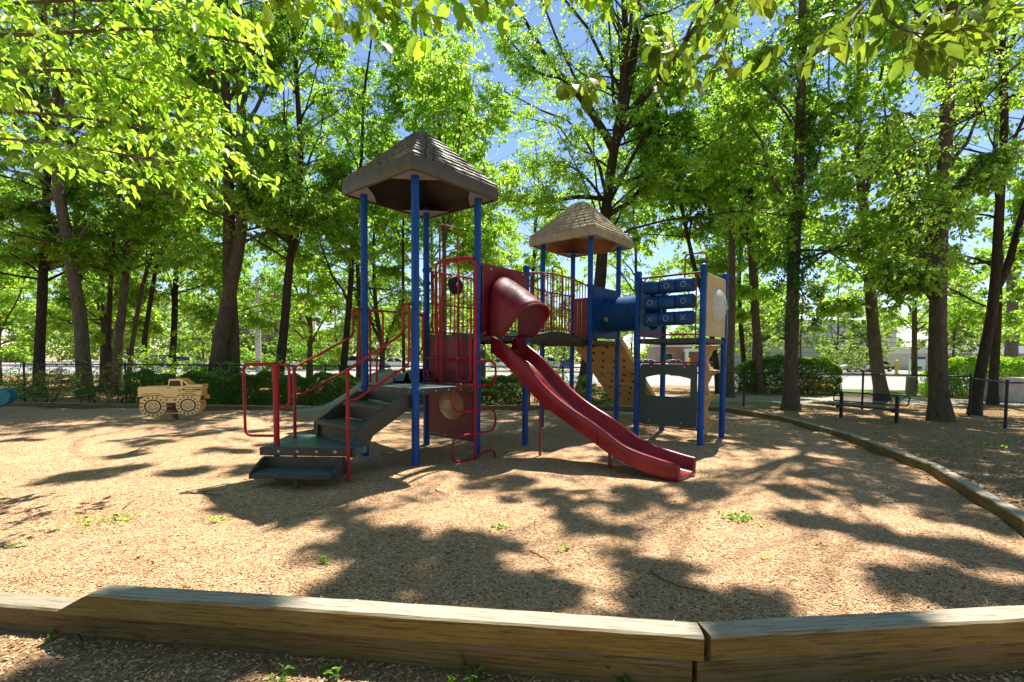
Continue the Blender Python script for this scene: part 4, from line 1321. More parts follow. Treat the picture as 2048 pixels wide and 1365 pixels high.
for pts in ([(815, 335), (1010, 335), (1040, 462), (788, 462)], [(1065, 345), (1155, 438), (1075, 462)], [(745, 488), (825, 488), (825, 505), (745, 505)],
            [(150, 700), (190, 700), (300, 690), (330, 668), (590, 665), (620, 690), (330, 690), (215, 755), (205, 830), (150, 830)],
            [(700, 765), (770, 765), (770, 792), (740, 792)], [(870, 765), (940, 765), (930, 792), (870, 792)], [(1440, 688), (1505, 688), (1505, 792), (1410, 790)], [(1030, 690), (1060, 665), (1290, 665), (1320, 690)], [(740, 845), (920, 845), (905, 905), (755, 905)]):
    eng.plate([tz(*q) for q in pts][::-1], plane_y(yy + .002), .003)
for pts in ([(185, 706), (230, 700), (300, 632), (595, 632), (700, 720), (940, 720), (1030, 632), (1280, 632), (1370, 692), (1440, 692)], [(1470, 488), (1420, 510), (1350, 505), (1260, 488), (1150, 485), (1080, 510), (1070, 545)],
            [(1050, 545), (1120, 580), (1200, 598), (1290, 590), (1370, 570), (1440, 545)], [(1040, 542), (1440, 542)], [(970, 535), (1005, 560), (1040, 542)], [(1005, 560), (1003, 600)]):
    eng.tube([P3(*q) for q in pts], .0075, 6)
for u in (1080, 1130, 1195, 1270, 1335, 1385):
    eng.tube([P3(u, 522), P3(u + 4, 562)], .006, 6)
eng.build("engraving", M['brown_core'], front)
mb = MB()
mb.box((-.25, .02, .42), (.25, .44, .47)); mb.box((-.30, .02, .47), (-.25, .44, .70)); mb.box((-.15, -.0, .16), (.12, .44, .20))
mb.build("seat", M['ochre'], TR, bevel=.012)
mb = MB(); mb.tube([(.16, -.03, .62), (.16, .49, .62)], .014, 8); mb.build("handle", M['black'], TR)
mb = MB(); mb.box((-.12, .10, .26), (.12, .36, .30)); mb.box((-.03, .16, .29), (.03, .30, .43)); mb.build("mount", M['dark_steel'], TR, bevel=.006)
spring(TR, .0, .23, .27)

pB = at_depth(-60, 800, 12.4)
TB = thing("spring_rider", "teal spring rider with a rounded nose, cut off by the picture's left edge", "spring rider", (pB.x, 12.4, 0), R(28))
out_b = fillet([(-.75, 0, .42), (-.60, 0, .30), (.30, 0, .22), (.72, 0, .30), (.78, 0, .60), (.60, 0, .72), (.30, 0, .66), (.05, 0, .50), (-.35, 0, .55), (-.75, 0, .95), (-.90, 0, .90), (-.78, 0, .62)], .14, 5, True)[:-1]
for y in (0.0, .42):
    mb = MB(); mb.plate([(q.x, q.z) for q in out_b][::-1], plane_y(y), .024)
    mb.build("side_panel", M['teal'], TB, bevel=.006)
mb = MB(); mb.box((-.25, .0, .44), (.20, .40, .48)); mb.build("seat", M['teal'], TB, bevel=.01)
mb = MB(); mb.tube([(.34, -.05, .60), (.34, .45, .60)], .015, 8); mb.build("handle", M['black'], TB)
spring(TB, -.02, .2, .42)

# ------------------------------------------------------------------ bench
bd = Vector((9.92 - 9.33, 12.49 - 13.74, 0)); BL = bd.length
BN = thing("park_bench", "black metal bench with a wire mesh back on bare ground beside the border", "bench", (9.33, 13.74, 0), math.atan2(bd.y, bd.x))
# local x from one leg to the other, local -y towards the play area
for xx in (0.0, BL):
    mb = MB(); mb.box((xx - .035, -.035, -.1), (xx + .035, .035, .68)); mb.box((xx - .03, -.20, .25), (xx + .03, .035, .30)); mb.build("leg", M['black'], BN, bevel=.006)
mb = MB()
for k in range(4):
    mb.box((-.30, -.36 + .085 * k, .32), (BL + .18, -.285 + .085 * k, .355))
mb.box((-.05, -.36, .30), (-.01, -.04, .319)); mb.box((BL + .01, -.36, .30), (BL + .05, -.04, .319))
mb.build("seat", M['black'], BN, bevel=.006)
mb = MB()
mb.tube(fillet([(-.30, .12, .43), (BL + .18, .12, .43), (BL + .18, .20, .68), (-.30, .20, .68)], .05, 4, True), .016, 8)
bf = mb.build("backrest", M['black'], BN)
mb = MB()
for k in range(-8, 48):
    for s_ in (1, -1):
        x0 = -.30 + k * .045
        a_, b_ = (x0, 0.0), (x0 + .30, 1.0)
        if s_ < 0: a_, b_ = (x0 + .30, 0.0), (x0, 1.0)
        if min(a_[0], b_[0]) < -.30 or max(a_[0], b_[0]) > BL + .18: continue
        mb.tube([(a_[0], .12 if a_[1] < .5 else .20, .43 if a_[1] < .5 else .68), (b_[0], .20 if b_[1] > .5 else .12, .68 if b_[1] > .5 else .43)], .0055, 4, cap=False)
mb.build("mesh", M['black'], bf, smooth=0)

# ------------------------------------------------------------------ chain-link fences
def chain_fence(label, pts, posts, h, group):
    o = thing("chain_link_fence", label, "fence", (pts[0][0], pts[0][1], 0), 0, group)
    off = Vector((pts[0][0], pts[0][1], 0))
    W = [Vector((*p, 0)) - off for p in pts]
    for p in posts:
        q = Vector((*p, 0)) - off
        mb = MB(); mb.tube([(q.x, q.y, -.1), (q.x, q.y, h + .03)], .032, 10); mb.lathe([(.036, h + .02), (.036, h + .045), (.02, h + .07)], 10, Matrix.Translation((q.x, q.y, 0)))
        mb.build("post", M['black'], o)
    mb = MB()
    for a, b in zip(W[:-1], W[1:]): mb.tube([a + Vector((0, 0, h)), b + Vector((0, 0, h))], .021, 8)
    mb.build("top_rail", M['black'], o)
    V_, Q_ = [], []
    pitch = .075
    for a, b in zip(W[:-1], W[1:]):
        d = (b - a); L = d.length; d.normalize(); nn = Vector((-d.y, d.x, 0))
        for s_ in (1, -1):
            k0 = -int(h / pitch)
            for k in range(k0, int(L / pitch) + 1):
                x0 = k * pitch
                za, zb_ = .04, h - .02
                xa_, xb_ = (x0, x0 + (zb_ - za)) if s_ > 0 else (x0 + (zb_ - za), x0)
                # clip to the segment
                t0, t1 = 0.0, 1.0
                dx = xb_ - xa_
                for lim, sg in ((0.0, 1), (L, -1)):
                    if sg > 0:
                        if xa_ < lim and dx > 0: t0 = max(t0, (lim - xa_) / dx)
                        if xb_ < lim and dx < 0: t1 = min(t1, (lim - xa_) / dx)
                    else:
                        if xb_ > lim and dx > 0: t1 = min(t1, (lim - xa_) / dx)
                        if xa_ > lim and dx < 0: t0 = max(t0, (lim - xa_) / dx)
                if t1 - t0 < .02: continue
                A_ = a + d * (xa_ + dx * t0) + Vector((0, 0, za + (zb_ - za) * t0)); B_ = a + d * (xa_ + dx * t1) + Vector((0, 0, za + (zb_ - za) * t1))
                w = .0028
                i = len(V_)
                sd_ = Vector((0, 0, w)); e = nn * w * s_ 
                V_ += [A_ + e, A_ - sd_ - e * .2, A_ + sd_ - e * .2, B_ + e, B_ - sd_ - e * .2, B_ + sd_ - e * .2]
                Q_ += [(i, i + 1, i + 4, i + 3), (i + 1, i + 2, i + 5, i + 4), (i + 2, i, i + 3, i + 5)]
    big_mesh("mesh", [tuple(q) for q in V_], Q_, None, [M['black']], o)
    return o
GF = "chain-link fences around the play area"
A0, A1 = (-16.62, 16.56), (4.3, 16.75)
chain_fence("long black chain-link fence behind the clipped hedge", [A0, A1], [A0, (-13.2, 16.6), (-9.8, 16.62), (-6.4, 16.65), (-3, 16.68), (.6, 16.7), (1.75, 16.72), A1], 1.28, GF)
chain_fence("black chain-link fence behind the bench, in front of the grey path", [(5.2, 16.75), (7.96, 16.66), (11.55, 16.0), (13.53, 14.34)], [(5.2, 16.75), (7.96, 16.66), (11.55, 16.0), (13.53, 14.34)], 1.13, GF)
chain_fence("short black chain-link fence run coming forward at the far right", [(13.53, 14.30), (11.9, 11.68), (15.5, 10.6)], [(11.9, 11.68), (15.5, 10.6)], 1.08, GF)

# ------------------------------------------------------------------ small things by the path and road
mb = MB(); a = on_ground(2004, 804); mb.box((0, 0, -.1), (2.6, 1.1, .86)); mb.box((-.05, -.05, .861), (2.65, 1.15, .93))
o = mb.build("utility_box", M['concrete'], bevel=.02); o.location = (a.x, a.y, 0); tag(o, "pale concrete box at the right edge behind the fence", "utility box")
a = on_ground(1821, 789)
mb = MB(); mb.lathe([(.22, 0), (.20, .35), (.185, .80), (.20, .81), (.20, .85), (.10, .87)], 18)
o = mb.build("litter_bin", M['grey_post']); o.location = (a.x, a.y, -.03); tag(o, "tapered grey litter bin beside the path in front of the road", "bin")
a = on_ground(1846, 786)
mb = MB(); mb.lathe([(.20, 0), (.22, .05), (.22, .40), (.235, .42), (.235, .46), (.18, .47)], 20)
o = mb.build("planter", M['cream']); o.location = (a.x, a.y, -.03); tag(o, "squat cream pot on the grass by the rounded hedge", "planter")

SG = thing("roadside_sign", "white sign board with blue bands on two posts across the road", "sign", (at_depth(1833, 740, 57).x, 57, 0))
for xx in (-.85, .75):
    mb = MB(); mb.box((xx - .07, -.05, -.1), (xx + .07, .05, 2.0)); mb.build("post", M['white'], SG)
mb = MB(); mb.box((-.77, -.045, .55), (.95, .03, 2.0)); bd_ = mb.build("board", M['white'], SG, bevel=.01)
for z0_, z1_ in ((1.72, 2.02), (.58, .88)):
    mb = MB(); mb.box((-.80 if z0_ > 1 else -.68, -.06, z0_), (.98 if z0_ > 1 else .60, -.047, z1_)); mb.build("band", M['sign_blue'], bd_)
mb = MB()
for k, (xa_, xb_) in enumerate(((-.60, .60), (-.60, .75), (-.60, .35))):
    mb.box((xa_, -.05, 1.50 - k * .2), (xb_, -.046, 1.54 - k * .2))
mb.build("line", M['steel'], bd_)
mb = MB(); mb.lathe([(.16, 0), (.16, 1.45), (.13, 1.56), (.05, 1.62)], 16); mb.lathe([(.30, 0), (.28, .10), (.17, .14)], 16)
o = mb.build("bollard", M['yellow']); o.location = (at_depth(1793, 740, 56).x, 56, 0); tag(o, "yellow bollard left of the white sign across the road", "bollard")
mb = MB(); mb.lathe([(.16, 0), (.16, 1.5), (.13, 1.6), (.05, 1.66)], 16)
o = mb.build("bollard", M['yellow']); o.location = (at_depth(1378, 712, 66).x, 66, 0); tag(o, "yellow post by the brown building, seen under the open tower", "bollard")
mb = MB(); mb.tube([(0, 0, -.1), (0, 0, 3), (.02, 0, 6.5), (.05, 0, 9.5)], [.30, .27, .22, .16], 14)
o = mb.build("pole_like_trunk", M['concrete']); o.location = (at_depth(517, 725, 49).x, 49, 0); tag(o, "pale pole-like tree trunk across the road left of the board fence", "tree trunk")  # tree trunk; its sunlit look is put into a pale concrete colour

# boards of the fence across the road
FN = thing("board_fence", "brown vertical board fence across the road behind the trees", "fence", (at_depth(606, 740, 60).x, 60, 0), R(4))
mb = MB()
for k in range(36):
    x = k * .12
    mb.box((x, 0, 0), (x + .105, .03, 1.95 + .04 * math.sin(k * 7.3)))
mb.build("boards", M['board'], FN)
for xx in (0.0, 2.2, 4.35):
    mb = MB(); mb.box((xx - .08, -.06, -.1), (xx + .08, -.002, 2.1)); mb.build("post", M['board'], FN)

# ------------------------------------------------------------------ cars on the far side of the road
def car(label, x, y, rz, paint, kind="suv", group=None):
    L, Wd, H = (4.6, 1.85, 1.72) if kind == "suv" else (4.5, 1.78, 1.45)
    c = thing("parked_car", label, "car", (x, y, 0), rz, group)
    mb = MB()
    hood_z = .98 if kind == "suv" else .90
    side = [(-L / 2, .42), (-L / 2 + .06, .75), (-L / 2 + .15, hood_z + (.05 if kind == "suv" else -.02)), (-.9, hood_z + .03), (.95, hood_z + .02), (1.3, hood_z - .02), (L / 2 - .15, hood_z - .16), (L / 2, .62), (L / 2 - .02, .38), (L / 2 - .45, .28), (-L / 2 + .4, .28)]
    rows = []
    for yy, k_ in ((-Wd / 2, .93), (-Wd / 2 + .08, 1.0), (Wd / 2 - .08, 1.0), (Wd / 2, .93)):
        rows.append([Vector((px_, yy, .28 + (pz_ - .28) * k_)) for px_, pz_ in side])
    mb.loft(rows, closed=True); m_ = len(side)
    mb.f += [tuple(range(m_ - 1, -1, -1)), tuple(3 * m_ + j for j in range(m_))]; mb.m += [0, 0]
    body = mb.build("body", paint, c, smooth=30, bevel=.03)
    top = [(-L / 2 + (.22 if kind == "suv" else .75), hood_z), (-L / 2 + (.45 if kind == "suv" else 1.25), H), (.25, H), (1.18, hood_z)]
    mb = MB(); rows = []
    for yy, k_ in ((-Wd / 2 + .06, 0), (-Wd / 2 + .22, 1), (Wd / 2 - .22, 1), (Wd / 2 - .06, 0)):
        rows.append([Vector((px_, yy if pz_ < H else yy * .86, pz_)) for px_, pz_ in top])
    ins_ = .80
    g = MB(); b_ = [Vector((px_, sgn * (Wd / 2 - .07), pz_)) if pz_ < H else Vector((px_, sgn * (Wd / 2 - .24), pz_ - .05)) for sgn in (-1, 1) for px_, pz_ in top]
    g.add(b_, [(0, 1, 2, 3), (7, 6, 5, 4), (0, 4, 5, 1), (1, 5, 6, 2), (2, 6, 7, 3), (3, 7, 4, 0)])
    g.build("window_band", M['car_glass'], c, smooth=0)
    rf = MB()
    rf.box((top[1][0] - .02, -Wd / 2 + .22, H - .06), (top[2][0] + .05, Wd / 2 - .22, H + .0))
    for sgn in (-1, 1):
        for (pa, pb) in ((top[0], top[1]), (((top[0][0] + top[3][0]) / 2 - .05, hood_z), ((top[1][0] + top[2][0]) / 2, H)), (top[3], top[2])):
            rf.tube([(pa[0], sgn * (Wd / 2 - .062), pa[1]), (pb[0], sgn * (Wd / 2 - .225), pb[1] - .04)], .045, 6)
    rf.build("roof", paint, c, smooth=30, bevel=.02)
    for xx in (-L / 2 + .85, L / 2 - .88):
        for sgn in (-1, 1):
            w = MB(); w.lathe([(.20, -.10), (.31, -.11), (.335, -.07), (.335, .07), (.31, .11), (.20, .10)], 20, Matrix.Translation((xx, sgn * (Wd / 2 - .10), .335)) @ Matrix.Rotation(R(90), 4, 'X'), 0)
            w.lathe([(.19, -.118), (.17, -.112), (.17, .112), (.19, .118)], 12, Matrix.Translation((xx, sgn * (Wd / 2 - .10), .335)) @ Matrix.Rotation(R(90), 4, 'X'), 1)
            w.build("wheel", [M['tyre'], M['steel']], c)
    for sgn in (-1, 1):
        q = MB(); q.box((L / 2 - .12, sgn * .62 - .16, .62), (L / 2 - .01, sgn * .62 + .16, .74)); q.build("headlight", M['white'], c, bevel=.02)
    return c
X = lambda px, Y: at_depth(px, 720, Y).x
car("silver estate car parked left of the white sign, half behind a trunk", X(1712, 66), 66, R(178), M['car_silver'])
car("dark car parked behind the silver estate car's tail", X(1752, 70), 70, R(178), M['car_dark'], "saloon")
car("white car seen under the open tower, left of the yellow post", X(1298, 70), 70, R(5), M['car_white'], "saloon")
car("silver car seen through the shop-front window's top edge", X(1352, 71), 71, R(3), M['car_silver'], "saloon")
GC = "cars parked across the road"
for px_, Y_, pa, kd, lb in ((1098, 72, 'car_silver', "suv", "silver car parked right of the red slide, beyond the road"), (1130, 76, 'car_blue', "suv", "blue car parked beside the silver one beyond the road"),
        (715, 70, 'car_white', "suv", "white car parked beyond the road right of the board fence"), (752, 73, 'car_silver', "saloon", "silver car parked behind the stair rails beyond the road"),
        (795, 71, 'car_white', "saloon", "white car parked beyond the road, between two blue posts"), (1005, 74, 'car_white', "saloon", "white car parked beyond the road, above the hedge's right end"),
        (560, 68, 'car_white', "saloon", "white car parked beyond the road left of the board fence"), (330, 70, 'car_white', "suv", "white car parked beyond the road above the tan truck"), (372, 72, 'car_silver', "saloon", "silver car beyond the road right above the tan truck"),
        (240, 71, 'car_white', "suv", "white car beyond the road between thin grey trunks at left")):
    car(lb, X(px_, Y_), Y_, R(90 + (px_ % 7) * 3 - 10) if kd == "suv" else R((px_ % 5) * 4), M[pa], kd, GC)

# ------------------------------------------------------------------ buildings beyond the road
def windows(parent, xs, zs, y, w, h, mat):
    for x in xs:
        for z in zs:
            f = MB(); f.box((x - w / 2 - .06, y - .05, z - .06), (x + w / 2 + .06, y + .02, z + h + .06)); fo = f.build("window", M['white'], parent)
            p = MB(); p.box((x - w / 2, y - .056, z), (x + w / 2, y - .051, z + h)); p.build("pane", M['car_glass'], fo)
B1 = thing("office_building", "pale modern building with horizontal panel joints behind the straight thin trunk", "building", (X(1450, 92), 92, 0), R(-3))
mb = MB(); mb.box((0, 0, 0), (31, 16, 8.6)); mb.build("wall", M['facade'], B1)
mb = MB()
for k in range(1, 9): mb.box((-.03, -.03, k * .95), (31.03, .0, k * .95 + .07))
mb.build("joint", M['facade_line'], B1)
mb = MB(); mb.box((-.3, -.3, 8.6), (31.3, 16.3, 9.0)); mb.build("roof", M['white'], B1)
windows(B1, [3, 7, 11, 22, 26], [4.9], 0, 2.6, 1.5, None)
B1b = thing("brick_building", "low brown brick building with a white arched porch under the open tower", "building", (X(1320, 96), 96, 0))
mb = MB(); mb.box((0, 0, 0), (12.0, 9, 3.9)); mb.build("wall", M['brick'], B1b)
mb = MB(); mb.box((-.3, -.4, 3.9), (12.3, 9.4, 4.4)); mb.build("roof", M['facade'], B1b)
mb = MB()
for s_ in (-1, 1): mb.box((6.5 + s_ * 1.6 - .3, -1.2, 0), (6.5 + s_ * 1.6 + .3, -.6, 3.0))
mb.box((4.5, -1.3, 3.0), (8.5, -.02, 3.6)); mb.build("porch", M['white'], B1b)
windows(B1b, [1.8, 10.2], [1.1], 0, 1.4, 1.5, None)
B2 = thing("canopy_building", "low flat-roofed building with a pale fascia at the far right", "building", (X(1885, 72), 72, 0), R(-2))
mb = MB(); mb.box((0, 2.5, 0), (22, 12, 2.7)); mb.build("wall", M['facade'], B2)
mb = MB(); mb.box((-.5, -.4, 2.7), (22.5, 12.4, 3.75)); mb.build("roof", M['white'], B2, bevel=.03)
for xx in (.4, 4.6, 8.8, 13, 17.2, 21.4):
    mb = MB(); mb.box((xx - .18, .1, -.1), (xx + .18, .46, 2.7)); mb.build("column", M['cream'], B2)
windows(B2, [3, 7, 11, 15, 19], [.9], 2.5, 2.4, 1.3, None)
B3 = thing("apartment_building", "tall brick apartment block with white balconies far behind the left trees", "building", (X(478, 125), 125, 0), R(12))
mb = MB(); mb.box((0, 0, 0), (16, 14, 17.5)); mb.build("wall", M['brick'], B3)
mb = MB(); mb.box((-.3, -.3, 17.5), (16.3, 14.3, 18.2)); mb.build("roof", M['facade'], B3)
windows(B3, [1.6, 6, 10.4, 14.4], [2, 5, 8, 11, 14.2], 0, 1.5, 1.6, None)
for k in range(5):
    for xx in (3.8, 8.2, 12.4):
        mb = MB(); mb.box((xx - .8, -1.1, 1.3 + 3 * k), (xx + .8, -.02, 1.5 + 3 * k)); mb.box((xx - .8, -1.1, 1.5 + 3 * k), (xx + .8, -1.02, 2.4 + 3 * k)); mb.build("balcony", M['white'], B3)
B4 = thing("garage_building", "low pinkish building with dark joints behind the silver estate car", "building", (X(1676, 88), 88, 0))
mb = MB(); mb.box((0, 0, 0), (6.6, 8, 3.6)); mb.build("wall", M['pink_facade'], B4)
mb = MB()
for k in range(1, 4): mb.box((-.03, -.03, k * .9), (6.63, 0, k * .9 + .08))
mb.build("joint", M['facade_line'], B4)
mb = MB(); mb.box((-.2, -.2, 3.6), (6.8, 8.2, 3.85)); mb.build("roof", M['facade'], B4)

# ------------------------------------------------------------------ trees
GOLD = 2.39996
def unit(a): return a / np.maximum(np.linalg.norm(a, axis=-1, keepdims=True), 1e-9)

def tubes(P, Rr, m):
    """P (n,K,3) polylines, Rr (n,K) radii -> verts, quads"""
    n, K, _ = P.shape
    D = unit(np.gradient(P, axis=1))
    md = unit(P[:, -1] - P[:, 0])
    ref = np.where((np.abs(md[:, 2]) > .85)[:, None], np.array([1., .2, 0]), np.array([.1, .05, 1.]))[:, None, :]
    s = unit(np.cross(D, ref)); u = np.cross(D, s)
    a = 2 * np.pi * np.arange(m) / m
    V = P[:, :, None, :] + (s[:, :, None, :] * np.cos(a)[None, None, :, None] + u[:, :, None, :] * np.sin(a)[None, None, :, None]) * Rr[:, :, None, None]
    idx = np.arange(n * K * m).reshape(n, K, m)
    A = idx[:, :-1, :]; B = np.roll(idx, -1, axis=2)[:, :-1, :]; C = np.roll(idx, -1, axis=2)[:, 1:, :]; E_ = idx[:, 1:, :]
    return V.reshape(-1, 3), np.stack([A, B, C, E_], -1).reshape(-1, 4)

TEMPL = {
    # along the leaf, across, out of plane; quads folded on the midrib
    'hex': (np.array([(0, 0, 0), (.28, .46, .10), (.70, .34, .06), (1, 0, -.12), (.70, -.34, .06), (.28, -.46, .10)]), [(0, 1, 2, 3), (0, 3, 4, 5)]),
    'kite': (np.array([(0, 0, 0), (.45, .48, .10), (1, 0, -.1), (.45, -.48, .10)]), [(0, 1, 2, 3)]),
    'ovate': (np.array([(0, 0, 0), (.07, .17, .03), (.20, .36, .07), (.27, .40, .07), (.42, .47, .08), (.46, .42, .06), (.60, .40, .06), (.63, .34, .05), (.77, .24, -.01), (.90, .08, -.07), (1, 0, -.15),
                        (.90, -.08, -.07), (.77, -.24, -.01), (.63, -.34, .05), (.60, -.40, .06), (.46, -.42, .06), (.42, -.47, .08), (.27, -.40, .07), (.20, -.36, .07), (.07, -.17, .03), (.30, 0, .015), (.52, 0, -.01), (.74, 0, -.05)]),
              [(0, 1, 2, 20), (20, 2, 3, 4), (20, 4, 5, 21), (21, 5, 6, 7), (21, 7, 8, 22), (22, 8, 9, 10), (0, 20, 18, 19), (20, 16, 17, 18), (20, 21, 15, 16), (21, 13, 14, 15), (21, 22, 12, 13), (22, 10, 11, 12)]),
}
def leaf_mesh(name, P, D, Nn, L, Wd, templ, mat, parent):
    T, F = TEMPL[templ]
    a = unit(D); b = unit(np.cross(Nn, a)); c = np.cross(a, b)
    V = P[:, None, :] + a[:, None, :] * (T[None, :, 0:1] * L[:, None, None]) + b[:, None, :] * (T[None, :, 1:2] * Wd[:, None, None]) + c[:, None, :] * (T[None, :, 2:3] * L[:, None, None])
    k = len(T)
    Q = (np.arange(len(P)) * k)[:, None, None] + np.array(F)[None]
    o = big_mesh(name, V.reshape(-1, 3), Q.reshape(-1, 4), None, [mat], parent)
    if templ == 'ovate':
        uvl = o.data.uv_layers.new(name="leaf")
        uvl.data.foreach_set("uv", T[Q.reshape(-1) % k][:, :2].astype(np.float32).ravel())
    return o

def walk(p0, az, el, L, K, rng, droop, wob):
    """polylines (n,K,3) starting at p0 heading az/el"""
    n = len(p0); P = np.zeros((n, K, 3)); P[:, 0] = p0
    st = (L / (K - 1))
    for k in range(1, K):
        d = np.stack([np.cos(el) * np.cos(az), np.cos(el) * np.sin(az), np.sin(el)], 1)
        P[:, k] = P[:, k - 1] + d * st[:, None]
        el = el - droop / (K - 1) + rng.normal(0, wob, n); az = az + rng.normal(0, wob, n)
    return P

def along(P, t):
    """point on polylines P (n,K,3) at parameter t (n,)"""
    K = P.shape[1]; f = np.clip(t, 0, .9999) * (K - 1); i = f.astype(int); w = (f - i)[:, None]
    r = np.arange(len(P))
    return P[r, i] * (1 - w) + P[r, i + 1] * w

def polyline_resample(pts, K):
    pts = np.array([tuple(p) for p in pts]); s = np.r_[0, np.cumsum(np.linalg.norm(np.diff(pts, axis=0), axis=1))]
    # smooth (Catmull-like) resample by cubic of parameter
    q = np.linspace(0, s[-1], K)
    out = np.stack([np.interp(q, s, pts[:, i]) for i in range(3)], 1)
    for _ in range(2):
        out[1:-1] = .25 * out[:-2] + .5 * out[1:-1] + .25 * out[2:]
    return out

def foliage(rng, limbs, Llimb, sub_n, twig_n, leaf_n, size, droop, keep=None, sub_from=.22, sub_len=.42, twig_len=(.22, .55), down=.35):
    """sub-branches, twigs and leaf placement on limb polylines"""
    nl = len(limbs)
    rep = np.repeat(np.arange(nl), sub_n)
    if keep is not None: rep = rep[rng.random(len(rep)) < keep[rep]]
    ns = len(rep)
    t = sub_from + (1 - sub_from) * rng.random(ns) ** .8
    base = along(limbs[rep], t)
    dirl = along(limbs[rep], np.minimum(t + .1, 1.0)) - along(limbs[rep], np.maximum(t - .1, 0))
    az0 = np.arctan2(dirl[:, 1], dirl[:, 0])
    az = az0 + rng.choice([-1, 1], ns) * rng.uniform(.3, 1.35, ns)
    el = rng.uniform(-.45, .65, ns)
    L = sub_len * Llimb[rep] * (1.2 - t) * rng.uniform(.7, 1.3, ns) + .35
    subs = walk(base, az, el, L, 4, rng, droop, .16)
    r2 = np.repeat(np.arange(ns), twig_n); nt_ = len(r2)
    tt = .15 + .85 * rng.random(nt_)
    tb = along(subs[r2], tt)
    taz = az[r2] + rng.choice([-1, 1], nt_) * rng.uniform(.1, 1.2, nt_)
    tel = rng.uniform(-.85, .55, nt_)
    TL = rng.uniform(*twig_len, nt_)
    td = np.stack([np.cos(tel) * np.cos(taz), np.cos(tel) * np.sin(taz), np.sin(tel)], 1)
    r3 = np.repeat(np.arange(nt_), leaf_n); n = len(r3)
    f = (np.tile(np.arange(leaf_n), nt_) + rng.random(n)) / leaf_n
    sd_ = np.stack([-np.sin(taz), np.cos(taz), np.zeros(nt_)], 1)[r3] * np.where(np.tile(np.arange(leaf_n), nt_) % 2 == 0, 1, -1)[:, None]
    P = tb[r3] + td[r3] * (TL[r3] * f)[:, None] + rng.normal(0, .02, (n, 3))
    D = td[r3] * .40 + sd_ * .65 + np.array([0, 0, -down * 1.5]) + rng.normal(0, .36, (n, 3))
    Nn = np.array([0, 0, 1.]) + rng.normal(0, .62, (n, 3))
    S_ = size * rng.uniform(.5, 1.3, n)
    return subs, (tb, td, TL), P, D, Nn, S_

# leafy boughs added high in the crowns to cast shade on the chips: (pixel, size in px) on the ground, carried up the sun's ray to the nearest tall trunk
SHADE = [(700, 1085, 75), (840, 1100, 75), (640, 1040, 60), (760, 1140, 70), (900, 1165, 70), (940, 1100, 40), (700, 1190, 70), (820, 1195, 90), (960, 1215, 90), (1100, 1215, 80), (560, 1010, 70), (470, 1000, 50),
         (1290, 1135, 60), (1350, 1185, 75), (1430, 1225, 70), (1640, 960, 60), (1720, 985, 60), (1580, 985, 30), (1610, 1045, 45), (1700, 1070, 60), (1790, 1090, 65), (1890, 1105, 70), (1990, 1125, 70), (1900, 1010, 80), (1980, 1050, 80), (1840, 985, 60),
         (1860, 1195, 60), (1960, 1190, 70), (1000, 965, 70), (1100, 1000, 80), (1200, 1040, 70), (1290, 1000, 60), (1250, 935, 60), (1020, 885, 60), (1140, 875, 60), (1390, 985, 40), (1420, 850, 40), (1550, 885, 35),
         (100, 832, 90), (250, 828, 60), (420, 845, 50), (300, 882, 55), (390, 872, 55), (480, 902, 60), (250, 912, 30), (470, 865, 45), (215, 952, 45), (120, 960, 20), (380, 945, 40),  (540, 940, 60), (40, 885, 25),
         (1850, 885, 50), (1950, 930, 60), (2040, 960, 50), (880, 850, 50), (760, 850, 40), (660, 930, 40), (1300, 870, 50), (1500, 1240, 40), (1240, 1270, 60), (130, 1340, 60), (360, 1340, 40), (1500, 1350, 90), (1700, 1350, 70)]
TALL = {'a': (-16.9, 18.3), 'b': (-11.2, 19.4), 'c': (-8.6, 20.0), 'd': (-3.4, 20.5), 'e': (4.4, 19.5), 'f': (8.9, 20.5), 'g': (9.3, 15.75), 'h': (11.8, 13.1), 'i': (13.9, 19.6), 'j': (15.0, 14.6), 'k': (-19.0, 19.5)}
SHADE_BOUGHS = {}
kx, ky = sd.x / sd.z, sd.y / sd.z
for (px_, py_, r_) in SHADE:
    g_ = on_ground(px_, py_)
    best = None
    for key_, (tx_, ty_) in TALL.items():
        for z_ in np.arange(10.0, 18.1, .5):
            dd_ = math.hypot(g_.x + kx * z_ - tx_, g_.y + ky * z_ - ty_) + .06 * abs(z_ - 14)
            if best is None or dd_ < best[0]: best = (dd_, key_, z_)
    z_ = best[2]
    SHADE_BOUGHS.setdefault(best[1], []).append((g_.x + kx * z_, g_.y + ky * z_, z_, max(.20, r_ * g_.y / F_PX * (.75 if px_ > 1480 else .85))))
